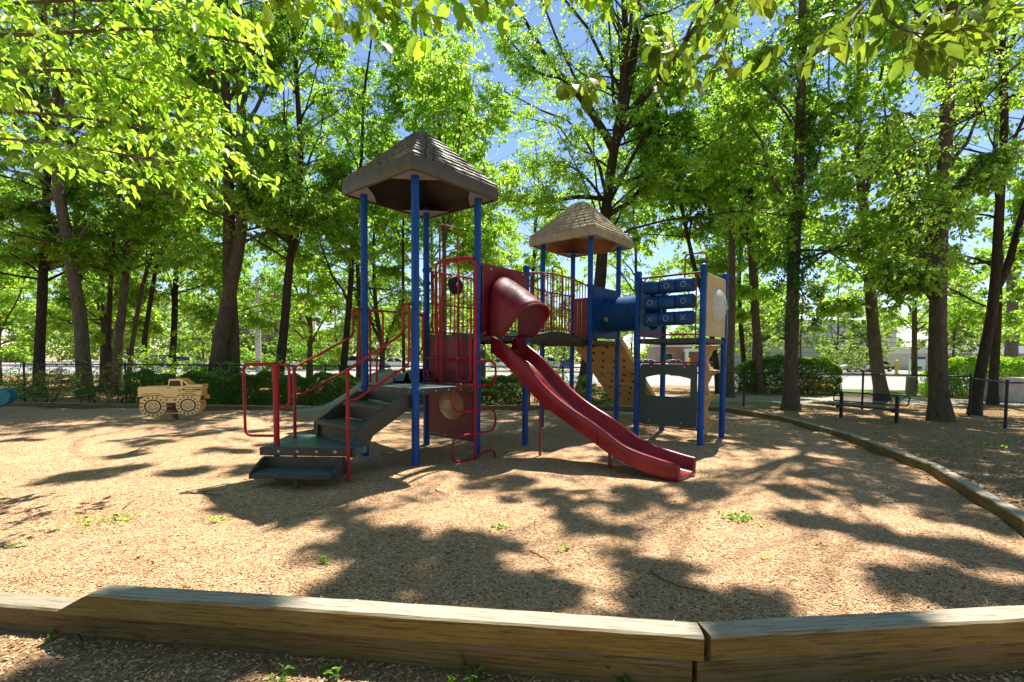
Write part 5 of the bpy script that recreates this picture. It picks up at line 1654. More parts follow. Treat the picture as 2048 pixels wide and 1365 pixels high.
def tree(name, label, cat, pts, wpx, Y, seed, group=None, H=20.0, cb=4.0, cr=4.0, nl=46, sub_n=9, twig_n=8, leaf_n=10, size=.13, asp=.62, templ='hex', leafm='leaf', barkm='bark',
         limbs=None, droop=.28, top_keep=.7, ivy=None, z_thin=12.5, world_pts=None, el=(.42, 1.15), flare=.28, key=None):
    rng = np.random.default_rng(seed)
    W = [np.array(tuple(p)) for p in (world_pts if world_pts is not None else [at_depth(x, y, Y) for x, y in pts])]
    k0 = Y / F_PX
    r0 = wpx * k0 / 2 * .88
    nl = int(nl * .72); sub_n = int(sub_n * 1.35); size = size * rng.uniform(.82, 1.22) if templ == 'hex' else size
    base = W[0].copy(); base[2] = 0
    if W[0][2] > .05:                                             # carry the trunk down to the ground
        d = (W[0] - W[1]) / max(1e-6, (W[1] - W[0])[2]); base[:2] = (W[0] + d * W[0][2] * .6)[:2]
        W = [base] + W
    else: W[0][2] = 0
    dtop = (W[-1] - W[-2]); dtop = dtop / max(.05, dtop[2]); dtop[:2] *= .35
    while W[-1][2] < H - .5:
        W.append(W[-1] + dtop * min(2.5, H - W[-1][2]) + np.r_[rng.normal(0, .14, 2), 0])
    origin = Vector((base[0], base[1], 0))
    o = thing(name, label, cat, origin, 0, group)
    T = polyline_resample(W, 40) - np.array(tuple(origin))
    T[0, 2] = -.15
    zz = T[:, 2]; tt = np.clip(zz / H, 0, 1)
    rad = r0 * (1 - .80 * tt ** .9) * (1 + flare * np.exp(-np.maximum(zz, 0) / .30)) * (1 + rng.normal(0, .02, 40))
    rad = np.maximum(rad, .015)
    parts_V, parts_Q = [], []
    def add(P, Rr, m):
        v, q = tubes(P, Rr, m); off = sum(len(x) for x in parts_V); parts_V.append(v); parts_Q.append(q + off)
    m_ = 16
    add(T[None], rad[None], m_)
    # bark swelling
    v = parts_V[0]; ang = np.tile(np.arange(m_) / m_ * 2 * np.pi, 40); zz2 = np.repeat(zz, m_)
    cen = np.repeat(T, m_, axis=0)
    v[:] = cen + (v - cen) * (1 + .06 * np.sin(3 * ang + zz2 * .9 + seed) + .05 * np.sin(5 * ang - zz2 * 1.7) + .10 * np.exp(-np.maximum(zz2, 0) / .22) * np.sin(4 * ang + seed))[:, None]
    # limbs
    LB, LLn = [], []
    if nl:
        t = rng.random(nl) ** 1.1
        z = cb + (H - 1.0 - cb) * t
        nlead = max(2, nl // 9)                                    # a few steep co-leaders carry much of the crown
        z[:nlead] = cb + rng.uniform(.0, .45, nlead) * (H - cb)
        t = (z - cb) / (H - cb)
        b0 = np.stack([np.interp(z, zz, T[:, i]) for i in range(3)], 1)
        az = rng.uniform(0, 2 * np.pi, nl)
        L = cr * 1.15 * (1 - .35 * t ** 2) * rng.uniform(.35, 1.25, nl)
        e0 = el[0] + (el[1] - el[0]) * t + rng.normal(0, .28, nl)
        e0[:nlead] = rng.uniform(.95, 1.3, nlead); L[:nlead] = np.minimum(cr * rng.uniform(1.3, 2.0, nlead), (H - z[:nlead]) * 1.05)
        Pm = walk(b0, az, e0, L, 7, rng, droop, .17)
        rl = np.interp(z, zz, rad) * rng.uniform(.25, .42, nl)
        rl = np.clip(rl, .008, .05); rl[:nlead] *= 1.5
        add(Pm, rl[:, None] * np.linspace(1, .25, 7)[None], 6)
        LB.append(Pm); LLn.append(L)
    keep = [np.where(b0[:, 2] > z_thin, top_keep, 1.0) * (rng.random(nl) < .93)] if nl else []
    for lm in (limbs or []):
        lp, lw = lm[0], lm[1]; Yl = lm[2] if len(lm) > 2 else Y
        G = polyline_resample([at_depth(x, y, Yl + (lm[3] * i / max(1, len(lp) - 1) if len(lm) > 3 else 0)) - origin for i, (x, y) in enumerate(lp)], 14)
        add(G[None], (np.linspace(1, .30, 14) * lw * Yl / F_PX / 2)[None], 8)
        G7 = np.stack([np.interp(np.linspace(0, 1, 7), np.linspace(0, 1, 14), G[:, i]) for i in range(3)], 1)
        for rep in range(3):
            LB.append(G7[None]); LLn.append(np.array([np.linalg.norm(np.diff(G, axis=0), axis=1).sum() * .6])); keep.append(np.ones(1))
    BP = []
    for (cx_, cy_, cz_, br_) in (SHADE_BOUGHS.get(key, []) if key else []):  # added boughs, shaped for the shade they cast
        zt_ = min(cz_ - .5, H - 1.5) - .10 * math.hypot(cx_ - origin.x, cy_ - origin.y)
        p0 = np.array([np.interp(zt_, zz, T[:, 0]), np.interp(zt_, zz, T[:, 1]), zt_])
        c_ = np.array([cx_, cy_, cz_]) - np.array(tuple(origin))
        mid = (p0 + c_) / 2 + np.array([rng.normal(0, .9), rng.normal(0, .9), .6])
        G = polyline_resample([p0, mid, c_], 9)
        add(G[None], (np.linspace(.032, .007, 9))[None], 6)
        # leafy tufts at its end
        q = np.zeros((14, 3))
        for k_ in range(9):
            a_ = rng.uniform(0, 6.28); rad_ = br_ * math.sqrt(rng.random()) * 1.4
            off_ = np.array([math.cos(a_) * rad_, math.sin(a_) * rad_, rng.normal(0, br_ * .25)])
            rt_ = br_ * rng.uniform(.12, .34)
            BP.append(c_ + off_ + unit(rng.normal(0, 1, (int(150 * rt_ ** 2) + 12, 3))) * rng.random((int(150 * rt_ ** 2) + 12, 1)) ** .5 * rt_ * np.array([1, 1, .6]))
            q[k_] = off_
        q[9:] = q[:5] * 1.2
        tw_ = np.stack([np.repeat(c_[None], 14, 0), c_ + q[:14] * .5 + np.array([0, 0, .05]), c_ + q[:14]], 1)
        add(tw_, np.full((14, 3), .012), 4)
    if BP:
        P = np.concatenate(BP); n_ = len(P)
        r3 = np.repeat(np.arange(n_), 5)
        P = P[r3] + rng.normal(0, .07, (len(r3), 3))
        S_ = .14 * rng.uniform(.6, 1.2, len(P))
        leaf_mesh("crown", P, rng.normal(0, .6, (len(P), 3)) + np.array([0, 0, -.3]), rng.normal(0, .45, (len(P), 3)) + np.array([0, 0, 1.]), S_, S_ * .62, 'hex', M[leafm], o)
    if LB:
        LB = np.concatenate(LB); LLn = np.concatenate(LLn); keep = np.concatenate(keep)
        subs, tw, P, D, Nn, S_ = foliage(rng, LB, LLn, sub_n, twig_n, leaf_n, size, droop, keep)
        add(subs, np.full((len(subs), 4), .010) * np.linspace(1, .4, 4)[None], 4)
        leaf_mesh("crown", P, D, Nn, S_, S_ * asp, templ, M[leafm], o)
    if ivy:
        zlo, zhi, rr, nn = ivy
        cl = 60
        cz = rng.uniform(zlo, zhi, cl); ca = rng.uniform(0, 2 * np.pi, cl); crd = rng.uniform(.15, .45, cl); cd = rng.random(cl) ** 2 * rr
        pick = rng.integers(0, cl, nn)
        c0 = np.stack([np.interp(cz, zz, T[:, 0]), np.interp(cz, zz, T[:, 1]), cz], 1)
        rt = np.interp(cz, zz, rad)
        c0[:, 0] += np.cos(ca) * (rt + cd); c0[:, 1] += np.sin(ca) * (rt + cd)
        q = rng.normal(0, 1, (nn, 3)); q = unit(q) * rng.random((nn, 1)) ** .6
        P = c0[pick] + q * (crd[pick] * rng.uniform(.8, 1.3, nn))[:, None] * np.array([1, 1, 1.5])
        # push out of the trunk
        tc = np.stack([np.interp(P[:, 2], zz, T[:, 0]), np.interp(P[:, 2], zz, T[:, 1])], 1); rr_ = np.interp(P[:, 2], zz, rad) + .015
        dv_ = P[:, :2] - tc; dl = np.linalg.norm(dv_, axis=1); ins = dl < rr_
        P[ins, :2] = tc[ins] + dv_[ins] / np.maximum(dl[ins], 1e-6)[:, None] * (rr_[ins] + rng.random(ins.sum()) * .05)[:, None]
        outw = unit(np.c_[P[:, :2] - tc, np.zeros(nn)])
        D = np.array([0, 0, -.8]) + outw * .5 + rng.normal(0, .5, (nn, 3))
        S_ = .085 * rng.uniform(.6, 1.2, nn)
        leaf_mesh("ivy", P, D, outw + rng.normal(0, .5, (nn, 3)) + np.array([0, 0, .4]), S_, S_ * .8, 'hex', M['leaf_ivy'], o)
    big_mesh("trunk", np.concatenate(parts_V), np.concatenate(parts_Q), None, [M[barkm]], o, smooth=True)
    return o

TG = "tall trees around the play area"
# --- left side, behind the long fence
tree("tree", "dark slim tree at the far left, behind the fence's end post", "tree", [(78, 790), (80, 690), (85, 560), (93, 420), (96, 290)], 22, 19.5, 101, TG, key='k', cb=4.2, cr=3.4, leafm='leaf_deep', barkm='bark_dark')
tree("tree", "stout grey tree leaning left, behind the fence near the left edge", "tree", [(172, 795), (162, 650), (142, 520), (118, 390), (106, 250)], 30, 18.3, 102, TG, key='a', cb=4.8, cr=3.8, H=20, leafm='leaf', barkm='bark_light', limbs=[([(140, 520), (112, 470), (100, 440)], 12), ([(118, 390), (60, 410), (0, 425)], 9)])
tree("tree", "thin straight dark tree right behind the stout left-leaning one", "tree", [(165, 770), (160, 600), (150, 420), (145, 200)], 12, 23, 103, TG, cb=3.6, cr=2.6, nl=26, H=16, leafm='leaf_deep', barkm='bark_dark')
tree("tree", "thin dark tree with a faint bend, left of the pale slender one", "tree", [(219, 775), (216, 680), (222, 560), (232, 440), (243, 330)], 12, 21, 104, TG, cb=4.6, cr=2.8, nl=28, H=16, leafm='leaf', barkm='bark_dark')
tree("tree", "pale slender tree rising between two thin dark ones", "tree", [(233, 780), (238, 680), (250, 570), (262, 440), (270, 320)], 21, 20, 105, TG, cb=4.8, cr=3.2, H=18, leafm='leaf', barkm='bark_light')
tree("tree", "thin tree leaning strongly right above the tan truck's left end", "tree", [(256, 770), (264, 690), (285, 570), (315, 480), (340, 380), (352, 310)], 11, 22, 106, TG, cb=4.2, cr=2.6, nl=26, H=15, leafm='leaf_bright', barkm='bark')
tree("tree", "thin crooked tree above the tan truck's cab", "tree", [(292, 775), (288, 680), (308, 560), (322, 470), (348, 390), (362, 320)], 12, 23, 107, TG, cb=4.0, cr=2.8, nl=26, H=16, leafm='leaf', barkm='bark_dark')
tree("tree", "bluish dark tree well behind the truck, right of the crooked one", "tree", [(345, 760), (350, 600), (356, 430), (368, 300)], 15, 27, 108, TG, cb=4.0, cr=3.2, nl=30, H=18, leafm='leaf', barkm='bark_dark')
tree("tree", "big leaning trunk of the crossed pair left of the stairs", "tree", [(428, 795), (436, 700), (455, 600), (474, 520), (488, 420), (480, 300)], 33, 18.7, 109, TG, cb=5.6, cr=4.2, H=21, nl=48, leafm='leaf', barkm='bark')
tree("tree", "upright trunk of the crossed pair left of the stairs", "tree", [(468, 790), (462, 650), (458, 520), (458, 400), (452, 200), (450, 90)], 33, 19.4, 110, TG, key='b', cb=5.8, cr=3.8, H=21, nl=46, leafm='leaf_deep', barkm='bark', limbs=[([(474, 480), (505, 380), (540, 280)], 16), ([(458, 300), (430, 180), (420, 60)], 12)])
tree("tree", "dark curving tree above the red hand loops", "tree", [(556, 785), (563, 700), (572, 620), (580, 520), (592, 420), (602, 330), (598, 230)], 22, 20, 111, TG, key='c', cb=5.2, cr=3.6, H=19, nl=54, leafm='leaf', barkm='bark_dark', limbs=[([(588, 450), (640, 420), (690, 470), (725, 520)], 7), ([(600, 350), (560, 400), (520, 440)], 6), ([(602, 330), (640, 335), (680, 340)], 8)])
tree("tree", "leaning tree behind the stair hand rails", "tree", [(682, 775), (690, 700), (700, 600), (704, 515), (715, 420)], 17, 22.5, 112, TG, cb=3.6, cr=3.0, H=16, nl=32, leafm='leaf_bright', barkm='bark_dark')
tree("tree", "forked small tree seen between the left blue posts", "tree", [(762, 765), (766, 700), (752, 620), (748, 560)], 14, 26, 113, TG, cb=2.6, cr=3.0, H=11, nl=26, leafm='leaf', barkm='bark', limbs=[([(766, 705), (785, 650), (800, 600)], 8), ([(764, 690), (740, 640), (728, 590)], 7)])
# --- centre
tree("tree", "slim brown tree behind the steering wheel, under the grey roof", "tree", [(890, 790), (889, 620), (888, 470), (884, 330), (872, 180), (846, 60)], 12, 20.5, 114, TG, key='d', cb=5.5, cr=3.4, H=19, nl=66, leafm='leaf_bright', barkm='bark')
tree("tree", "very thin dark tree just left of the slim brown one", "tree", [(808, 770), (806, 600), (806, 430), (830, 260), (848, 90)], 8, 23, 115, TG, cb=5.5, cr=2.8, H=17, nl=40, leafm='leaf', barkm='bark_dark')
tree("tree", "large dark tree with spreading limbs behind the tan roof", "tree", [(1164, 800), (1180, 700), (1198, 580), (1210, 440), (1220, 350), (1236, 260), (1245, 190)], 32, 19.5, 116, TG, key='e', cb=6.0, cr=5.4, H=22, nl=100, leafm='leaf', barkm='bark_dark', size=.11,
     limbs=[([(1226, 300), (1212, 262), (1188, 240), (1165, 195), (1100, 130), (1062, 60), (1030, 10)], 18), ([(1165, 195), (1120, 150), (1080, 155), (1040, 105), (1010, 70)], 9), ([(1236, 262), (1262, 150), (1276, 40), (1282, -40)], 24), ([(1216, 400), (1160, 392), (1110, 402), (1050, 408), (1004, 396)], 10, 19.5, -2.5),
            ([(1216, 430), (1260, 405), (1305, 350), (1340, 318)], 12, 19.5, -1.5), ([(1214, 410), (1170, 350), (1120, 320), (1075, 330)], 7), ([(1240, 240), (1300, 180), (1330, 140), (1380, 70), (1440, 20)], 13)])
tree("tree", "straight thin brown trunk right of the tan dome panel", "tree", [(1459, 795), (1463, 640), (1464, 500), (1461, 350), (1456, 180), (1452, 20)], 19, 20.5, 117, TG, key='f', cb=8.0, cr=3.4, H=21, nl=36, leafm='leaf_bright', barkm='bark_light')
tree("tree", "thin dark tree leaning left behind the tan dome panel", "tree", [(1438, 795), (1432, 720), (1412, 610), (1390, 540), (1366, 430), (1350, 340), (1342, 318)], 14, 21.5, 118, TG, cb=6.5, cr=3.0, H=14, nl=54, leafm='leaf_deep', barkm='bark_dark')
tree("tree", "thin tree with a knot hole right of the straight brown trunk", "tree", [(1492, 790), (1480, 640), (1478, 540), (1490, 440), (1492, 320), (1488, 220)], 12, 26, 119, TG, cb=5.0, cr=3.0, H=17, nl=58, leafm='leaf_bright', barkm='bark_dark')
tree("tree", "short leafy tree between the straight trunk and the ivy-clad one", "tree", [(1521, 785), (1516, 700), (1508, 600), (1502, 500), (1500, 400)], 22, 22.8, 120, TG, cb=3.4, cr=2.6, H=13, nl=34, leafm='leaf_bright', barkm='bark')
# --- right
tree("tree", "big ivy-clad tree standing just behind the border timber", "tree", [(1581, 818), (1583, 700), (1586, 560), (1593, 430), (1599, 300), (1602, 180), (1606, 60)], 31, 15.75, 121, TG, key='g', cb=4.2, cr=2.7, H=21, nl=42, leafm='leaf', barkm='bark', flare=.45, ivy=(2.6, 12.5, .55, 7500))
tree("tree", "medium trunk behind the bench with a slight lean", "tree", [(1764, 800), (1752, 720), (1745, 640), (1738, 540), (1730, 430), (1722, 380)], 27, 19.6, 122, TG, key='i', cb=5.2, cr=3.8, H=21, nl=40, leafm='leaf', barkm='bark', flare=.4, limbs=[([(1742, 610), (1700, 608), (1665, 612)], 6), ([(1732, 420), (1700, 380), (1680, 320)], 9), ([(1728, 400), (1750, 320), (1770, 250)], 10)])
tree("tree", "big bare-boled tree nearest the camera, right of the bench", "tree", [(1880, 840), (1876, 720), (1876, 600), (1882, 450), (1888, 320), (1898, 180), (1905, 40)], 36, 13.1, 123, TG, key='h', cb=3.9, cr=3.6, H=21, nl=40, leafm='leaf', barkm='bark', size=.12, flare=.6, limbs=[([(1876, 560), (1862, 470), (1860, 380), (1848, 300)], 16), ([(1884, 420), (1930, 350), (1990, 300)], 8), ([(1878, 620), (1830, 560), (1790, 540)], 6)])
tree("tree", "forked tree by the fence corner at the right", "tree", [(1948, 830), (1962, 740), (1978, 660), (1990, 590), (1992, 540), (1998, 420)], 22, 14.6, 124, TG, key='j', cb=3.6, cr=3.2, H=21, nl=28, leafm='leaf_bright', barkm='bark_dark', limbs=[([(1990, 582), (2015, 540), (2032, 470), (2052, 400), (2070, 320)], 16)])
tree("tree", "dark trunk between the forked tree and the concrete box", "tree", [(1986, 803), (1990, 720), (1995, 600), (2002, 450)], 19, 18.0, 125, TG, cb=3.4, cr=3.2, H=15, nl=24, leafm='leaf', barkm='bark_dark')
tree("tree", "broad grey trunk far behind the right end of the path", "tree", [(2020, 745), (2022, 690), (2026, 600)], 28, 40, 126, TG, cb=4.5, cr=5.5, H=17, nl=34, leafm='leaf', barkm='bark_light', size=.2)

# --- trees outside the picture whose branches reach into it
tree("beech_tree", "beech reaching in from the left with layered yellow-green sprays", "tree", None, 36, 6.2, 131, None, world_pts=[(-9.2, 6.4, 0), (-9.1, 6.4, 3), (-8.9, 6.3, 6)], H=12, cb=6.2, cr=3.0, nl=16, size=.12, asp=.52, leafm='leaf', barkm='bark_light', droop=.7, sub_n=5, twig_n=6, leaf_n=7, top_keep=.5, z_thin=8,
     limbs=[([(-480, 60), (0, 74), (150, 66), (300, 50), (440, 75), (525, 95)], 12, 5.6), ([(-480, 120), (-20, 150), (120, 132), (240, 150), (350, 182), (420, 215)], 11, 5.9), ([(-480, 190), (-20, 220), (120, 228), (260, 250), (380, 268), (465, 285)], 10, 6.2),
            ([(-480, 250), (0, 275), (100, 288), (220, 300), (340, 330)], 9, 6.5), ([(-480, -40), (0, 15), (150, -5), (300, 5), (430, 25)], 11, 5.3)])
tree("tree", "tree reaching in from the right with thin sparse drooping twigs", "tree", None, 30, 8.0, 132, None, world_pts=[(11.6, 8.2, 0), (11.5, 8.2, 3), (11.3, 8.3, 6)], H=12, cb=6.5, cr=2.6, nl=14, size=.085, asp=.6, leafm='leaf_bright', barkm='bark_dark', droop=.6, sub_n=6, twig_n=5, leaf_n=7, top_keep=.5, z_thin=8,
     limbs=[([(2420, 60), (2100, 150), (1990, 212), (1900, 258), (1800, 300), (1720, 340)], 7, 8.4), ([(2420, 20), (2060, 90), (1960, 210), (1870, 330), (1800, 420)], 7, 8.8), ([(2420, 120), (2050, 240), (1960, 330), (1880, 450), (1845, 560)], 6, 9.0), ([(2420, -60), (2090, 20), (2000, 120), (1930, 200)], 7, 8.0)])

def near_branch(T_org, rng, pts, w, leaves, size, mat, parent, asp=.62):
    """one hanging branch close to the camera with individual broad leaves; pts = (px, py, distance)"""
    G = polyline_resample([at_depth(x, y, Y) - T_org for x, y, Y in pts], 16)
    v, q = tubes(G[None], (np.linspace(1, .35, 16) * w)[None], 6)
    t = np.linspace(.28, 1.0, leaves) + rng.normal(0, .02, leaves)
    b = np.stack([np.interp(np.clip(t, 0, 1), np.linspace(0, 1, 16), G[:, i]) for i in range(3)], 1)
    dr = unit(np.gradient(G, axis=0)); d = np.stack([np.interp(np.clip(t, 0, 1), np.linspace(0, 1, 16), dr[:, i]) for i in range(3)], 1)
    leaves = int(leaves * 1.8)
    nt_ = max(5, leaves // 6)
    tk = np.clip(np.linspace(.25, 1.0, nt_) + rng.normal(0, .03, nt_), .2, 1)
    at_ = lambda q, A: np.stack([np.interp(q, np.linspace(0, 1, 16), A[:, i]) for i in range(3)], 1)
    kb_, kd_ = at_(tk, G), unit(at_(tk, dr))
    sd0 = unit(np.cross(kd_, np.array([0, 0, 1.]))) * rng.choice([-1, 1], nt_)[:, None]
    td = unit(kd_ * .7 + sd0 * rng.uniform(.3, 1, (nt_, 1)) + np.array([0, 0, -.25]) + rng.normal(0, .3, (nt_, 3)))
    tl = rng.uniform(.10, .30, nt_)
    curve = np.stack([kb_ + td * (tl * f)[:, None] + np.array([0, 0, -.10]) * (tl * f * f)[:, None] for f in (0, .33, .66, 1)], 1)
    vt, qt = tubes(curve, np.full((nt_, 4), .0016) * np.linspace(1.2, .6, 4), 5)
    ow = rng.integers(0, nt_, leaves); f = rng.random(leaves) ** .7
    b = along(curve[ow], f)
    d = td[ow]
    side = unit(np.cross(d, np.array([0, 0, 1.]))) * np.where(np.arange(leaves) % 2 == 0, 1, -1)[:, None]
    stem = d * .5 + side * .8 + rng.normal(0, .35, (leaves, 3)) + np.array([0, 0, -.2])
    P = b + unit(stem) * rng.uniform(.01, .035, leaves)[:, None]
    D = stem * .7 + np.array([0, 0, -.55]) + rng.normal(0, .32, (leaves, 3))
    Nn = unit(side * .4 + np.array([0, -.2, .8]) + rng.normal(0, .5, (leaves, 3)))
    stk = np.stack([b, (b + P) / 2 + np.array([0, 0, -.003]), P], 1)
    v2, q2 = tubes(stk, np.full((leaves, 3), .0010), 4)
    S_ = size * .70 * rng.uniform(.45, 1.2, leaves)
    v3 = np.concatenate([v, vt, v2]); q3 = np.concatenate([q, qt + len(v), q2 + len(v) + len(vt)])
    return (v3, q3), (P, D, Nn, S_)

def near_tree(name, label, base, H, seed, branches, leafm, r0=.17):
    rng = np.random.default_rng(seed)
    org = Vector((base[0], base[1], 0))
    o = thing(name, label, "tree", org)
    T = polyline_resample([(0, 0, -.2), (.05, .05, H * .3), (-.05, .1, H * .6), (.1, .05, H)], 24)
    rad = r0 * (1 - .8 * np.clip(T[:, 2] / H, 0, 1)) * (1 + .5 * np.exp(-np.maximum(T[:, 2], 0) / .3))
    VV, QQ = [], []
    def add(v, q):
        off = sum(len(x) for x in VV); VV.append(v); QQ.append(q + off)
    add(*tubes(T[None], rad[None], 14))
    nl = 70
    z = np.linspace(2.4, H - .5, nl); az = GOLD * np.arange(nl) + seed
    b0 = np.stack([np.interp(z, T[:, 2], T[:, i]) for i in range(3)], 1)
    # low boughs stay behind the camera; the unseen crown is enlarged to block skylight
    toward = np.sin(az) > .1
    L = np.where(toward, np.where(z > 6.2, 3.4, .5), np.where(np.sin(az) > -.25, 1.6, 5.5)) * rng.uniform(.7, 1.1, nl)
    Pm = walk(b0, az, np.linspace(.3, 1, nl), L, 7, rng, .5, .1)
    add(*tubes(Pm, np.linspace(.05, .012, 7)[None] * np.ones((nl, 1)), 6))
    subs, tw, P, D, Nn, S_ = foliage(rng, Pm, L, 8, 7, 7, .19, .5)
    add(*tubes(subs, np.full((len(subs), 4), .008), 4))
    PP, DD, NN, SS = [P], [D], [Nn], [S_]
    for (pts, w, nlv, size) in branches:
        p0 = at_depth(*pts[0]) - org
        # arm from the trunk out to where the branch starts
        arm = polyline_resample([Vector((np.interp(p0.z + .2, T[:, 2], T[:, 0]), np.interp(p0.z + .2, T[:, 2], T[:, 1]), p0.z + .2)), p0 * .5 + Vector((0, 0, p0.z * .5 + .35)), p0], 12)
        add(*tubes(arm[None], np.linspace(.035, w, 12)[None], 6))
        (v, q), (P, D, Nn, S_) = near_branch(org, rng, pts, w, nlv, size, leafm, o)
        add(v, q); PP.append(P); DD.append(D); NN.append(Nn); SS.append(S_)
    P, D, Nn, S_ = [np.concatenate(k) for k in (PP, DD, NN, SS)]
    leaf_mesh("crown", P, D, Nn, S_, S_ * .66, 'ovate', M[leafm], o)
    big_mesh("trunk", np.concatenate(VV), np.concatenate(QQ), None, [M['bark']], o, smooth=True)
    return o

near_tree("hornbeam_tree", "tree whose bright toothed leaves hang into the top edge left of centre", (-2.6, -3.0), 15, 7,
          [([(430, -352, 2.6), (480, -132, 2.3), (560, -52, 2.15), (660, -22, 2.1), (760, -12, 2.05), (850, -22, 2.1), (950, -7, 2.2)], .005, 130, .14),
           ([(560, -402, 2.5), (600, -172, 2.3), (690, -62, 2.2), (790, -42, 2.2), (900, -52, 2.3), (985, -32, 2.3)], .004, 110, .135),
           ([(420, -322, 2.4), (470, -112, 2.3), (520, -42, 2.3), (560, -7, 2.3), (610, -2, 2.3)], .004, 60, .135),
           ([(980, -352, 2.6), (1010, -122, 2.5), (1065, -52, 2.4), (1120, -32, 2.4), (1180, -47, 2.4)], .004, 50, .135),
           ([(1180, -322, 2.8), (1210, -112, 2.6), (1250, -12, 2.5), (1290, 23, 2.5), (1325, 38, 2.5)], .004, 50, .125)], 'leaf_near_bright')
near_tree("hornbeam_tree", "tree whose broad shade-coloured leaves hang into the top right corner", (3.2, -2.8), 15, 8,
          [([(2050, -330, 2.0), (1900, -150, 1.95), (1790, -50, 1.9), (1740, 0, 1.9), (1690, 32, 1.9), (1640, 58, 1.9), (1590, 80, 1.95)], .005, 24, .135),
           ([(1960, -330, 2.0), (1830, -130, 1.95), (1740, 5, 1.9), (1765, 60, 1.85), (1830, 82, 1.85), (1920, 66, 1.85), (2040, 20, 1.9)], .005, 50, .14),
           ([(2200, -300, 2.1), (2120, -110, 2.0), (2030, -10, 1.95), (1940, 10, 1.95), (1850, 20, 1.95), (1780, 50, 1.95)], .004, 40, .135),
           ([(1560, -420, 2.2), (1470, -160, 2.1), (1440, -10, 2.0), (1400, 75, 1.95), (1330, 100, 1.95), (1260, 115, 1.95), (1200, 145, 2.0)], .004, 44, .125),
           ([(1600, -420, 2.2), (1520, -160, 2.1), (1490, 10, 2.0), (1450, 80, 2.0), (1410, 105, 2.0), (1380, 140, 2.0)], .004, 34, .12),
           ([(1640, -330, 2.1), (1600, -120, 2.0), (1560, -30, 2.0), (1580, 5, 2.0)], .004, 5, .13)], 'leaf_near_shaded')

# --- low trees and shrubs filling the wood behind the left fence, copied from three built ones
def bushy(name, label, cat, seed, H, cb, cr, nl, leafm, size, group, x, y, templ='kite', **kw):
    return tree(name, label, cat, None, 20, 20.0, seed, group, world_pts=[(x, y, 0), (x + .1, y, H * .4), (x, y + .1, H * .7)], H=H, cb=cb, cr=cr, nl=nl, leafm=leafm, size=size, templ=templ, top_keep=1.0, z_thin=99, **{**dict(sub_n=8, twig_n=8, leaf_n=8), **kw})
GU = "leafy young trees of the wood behind the left fence"
UL = "leafy young tree of the wood behind the left fence, below the tall crowns"
u1 = bushy("young_tree", UL, "tree", 201, 8.5, 2.1, 3.0, 34, 'leaf', .17, GU, -21.0, 25.0)
u2 = bushy("young_tree", UL, "tree", 202, 10.5, 2.5, 3.2, 36, 'leaf_deep', .17, GU, -16.0, 27.5)
u3 = bushy("young_tree", UL, "tree", 203, 7.5, 1.9, 2.6, 30, 'leaf_bright', .16, GU, -27.0, 25.5)
for i, (s_, x, y, rz, sc) in enumerate(((u2, -32.5, 29, 1, 1.2), (u1, -25.5, 31, 2, 1.3), (u3, -12.3, 29.5, .6, 1.1), (u1, -36, 33, 4, 1.5), (u2, -9.6, 32, 2.2, .9), (u3, -30.5, 24.6, 3.6, 1.1))):
    c = copy_tree(s_); c.location = (x, y, 0); c.rotation_euler = (0, 0, rz); c.scale = (sc, sc, sc)
# --- slim trees between the fence and the road, copied from two built ones
GM = "slim trees between the fence and the road"
ML = "slim leafy tree between the fence and the road, behind the tall trunks"
m1 = tree("slim_tree", ML, "tree", None, 15, 24, 211, GM, world_pts=[(13.0, 26.2, 0), (13.1, 26.2, 4), (12.9, 26.2, 8)], H=15, cb=2.8, cr=3.2, nl=42, leafm='leaf_bright', size=.16, templ='kite', sub_n=8, twig_n=8, leaf_n=8)
m2 = tree("slim_tree", ML, "tree", None, 13, 24, 212, GM, world_pts=[(20.9, 25.2, 0), (20.7, 25.2, 4), (20.8, 25.1, 8)], H=14, cb=2.6, cr=3.0, nl=40, leafm='leaf', size=.16, templ='kite', sub_n=8, twig_n=8, leaf_n=8)
for s_, x, y, rz, sc in ((m2, -4.6, 27, 3, 1.05), (m1, 1.2, 29.5, 4, .95), (m2, 7.2, 28.2, 5, .95), (m1, -8.2, 26, .5, 1.0), (m2, 30.5, 24.5, .9, 1.1), (m1, -1.5, 25.2, 1.7, .9), (m2, 19.5, 17.2, 2.5, .8), (m1, 24.0, 18.4, 3.3, .95)):
    c = copy_tree(s_); c.location = (x, y, 0); c.rotation_euler = (0, 0, rz); c.scale = (sc, sc, sc)
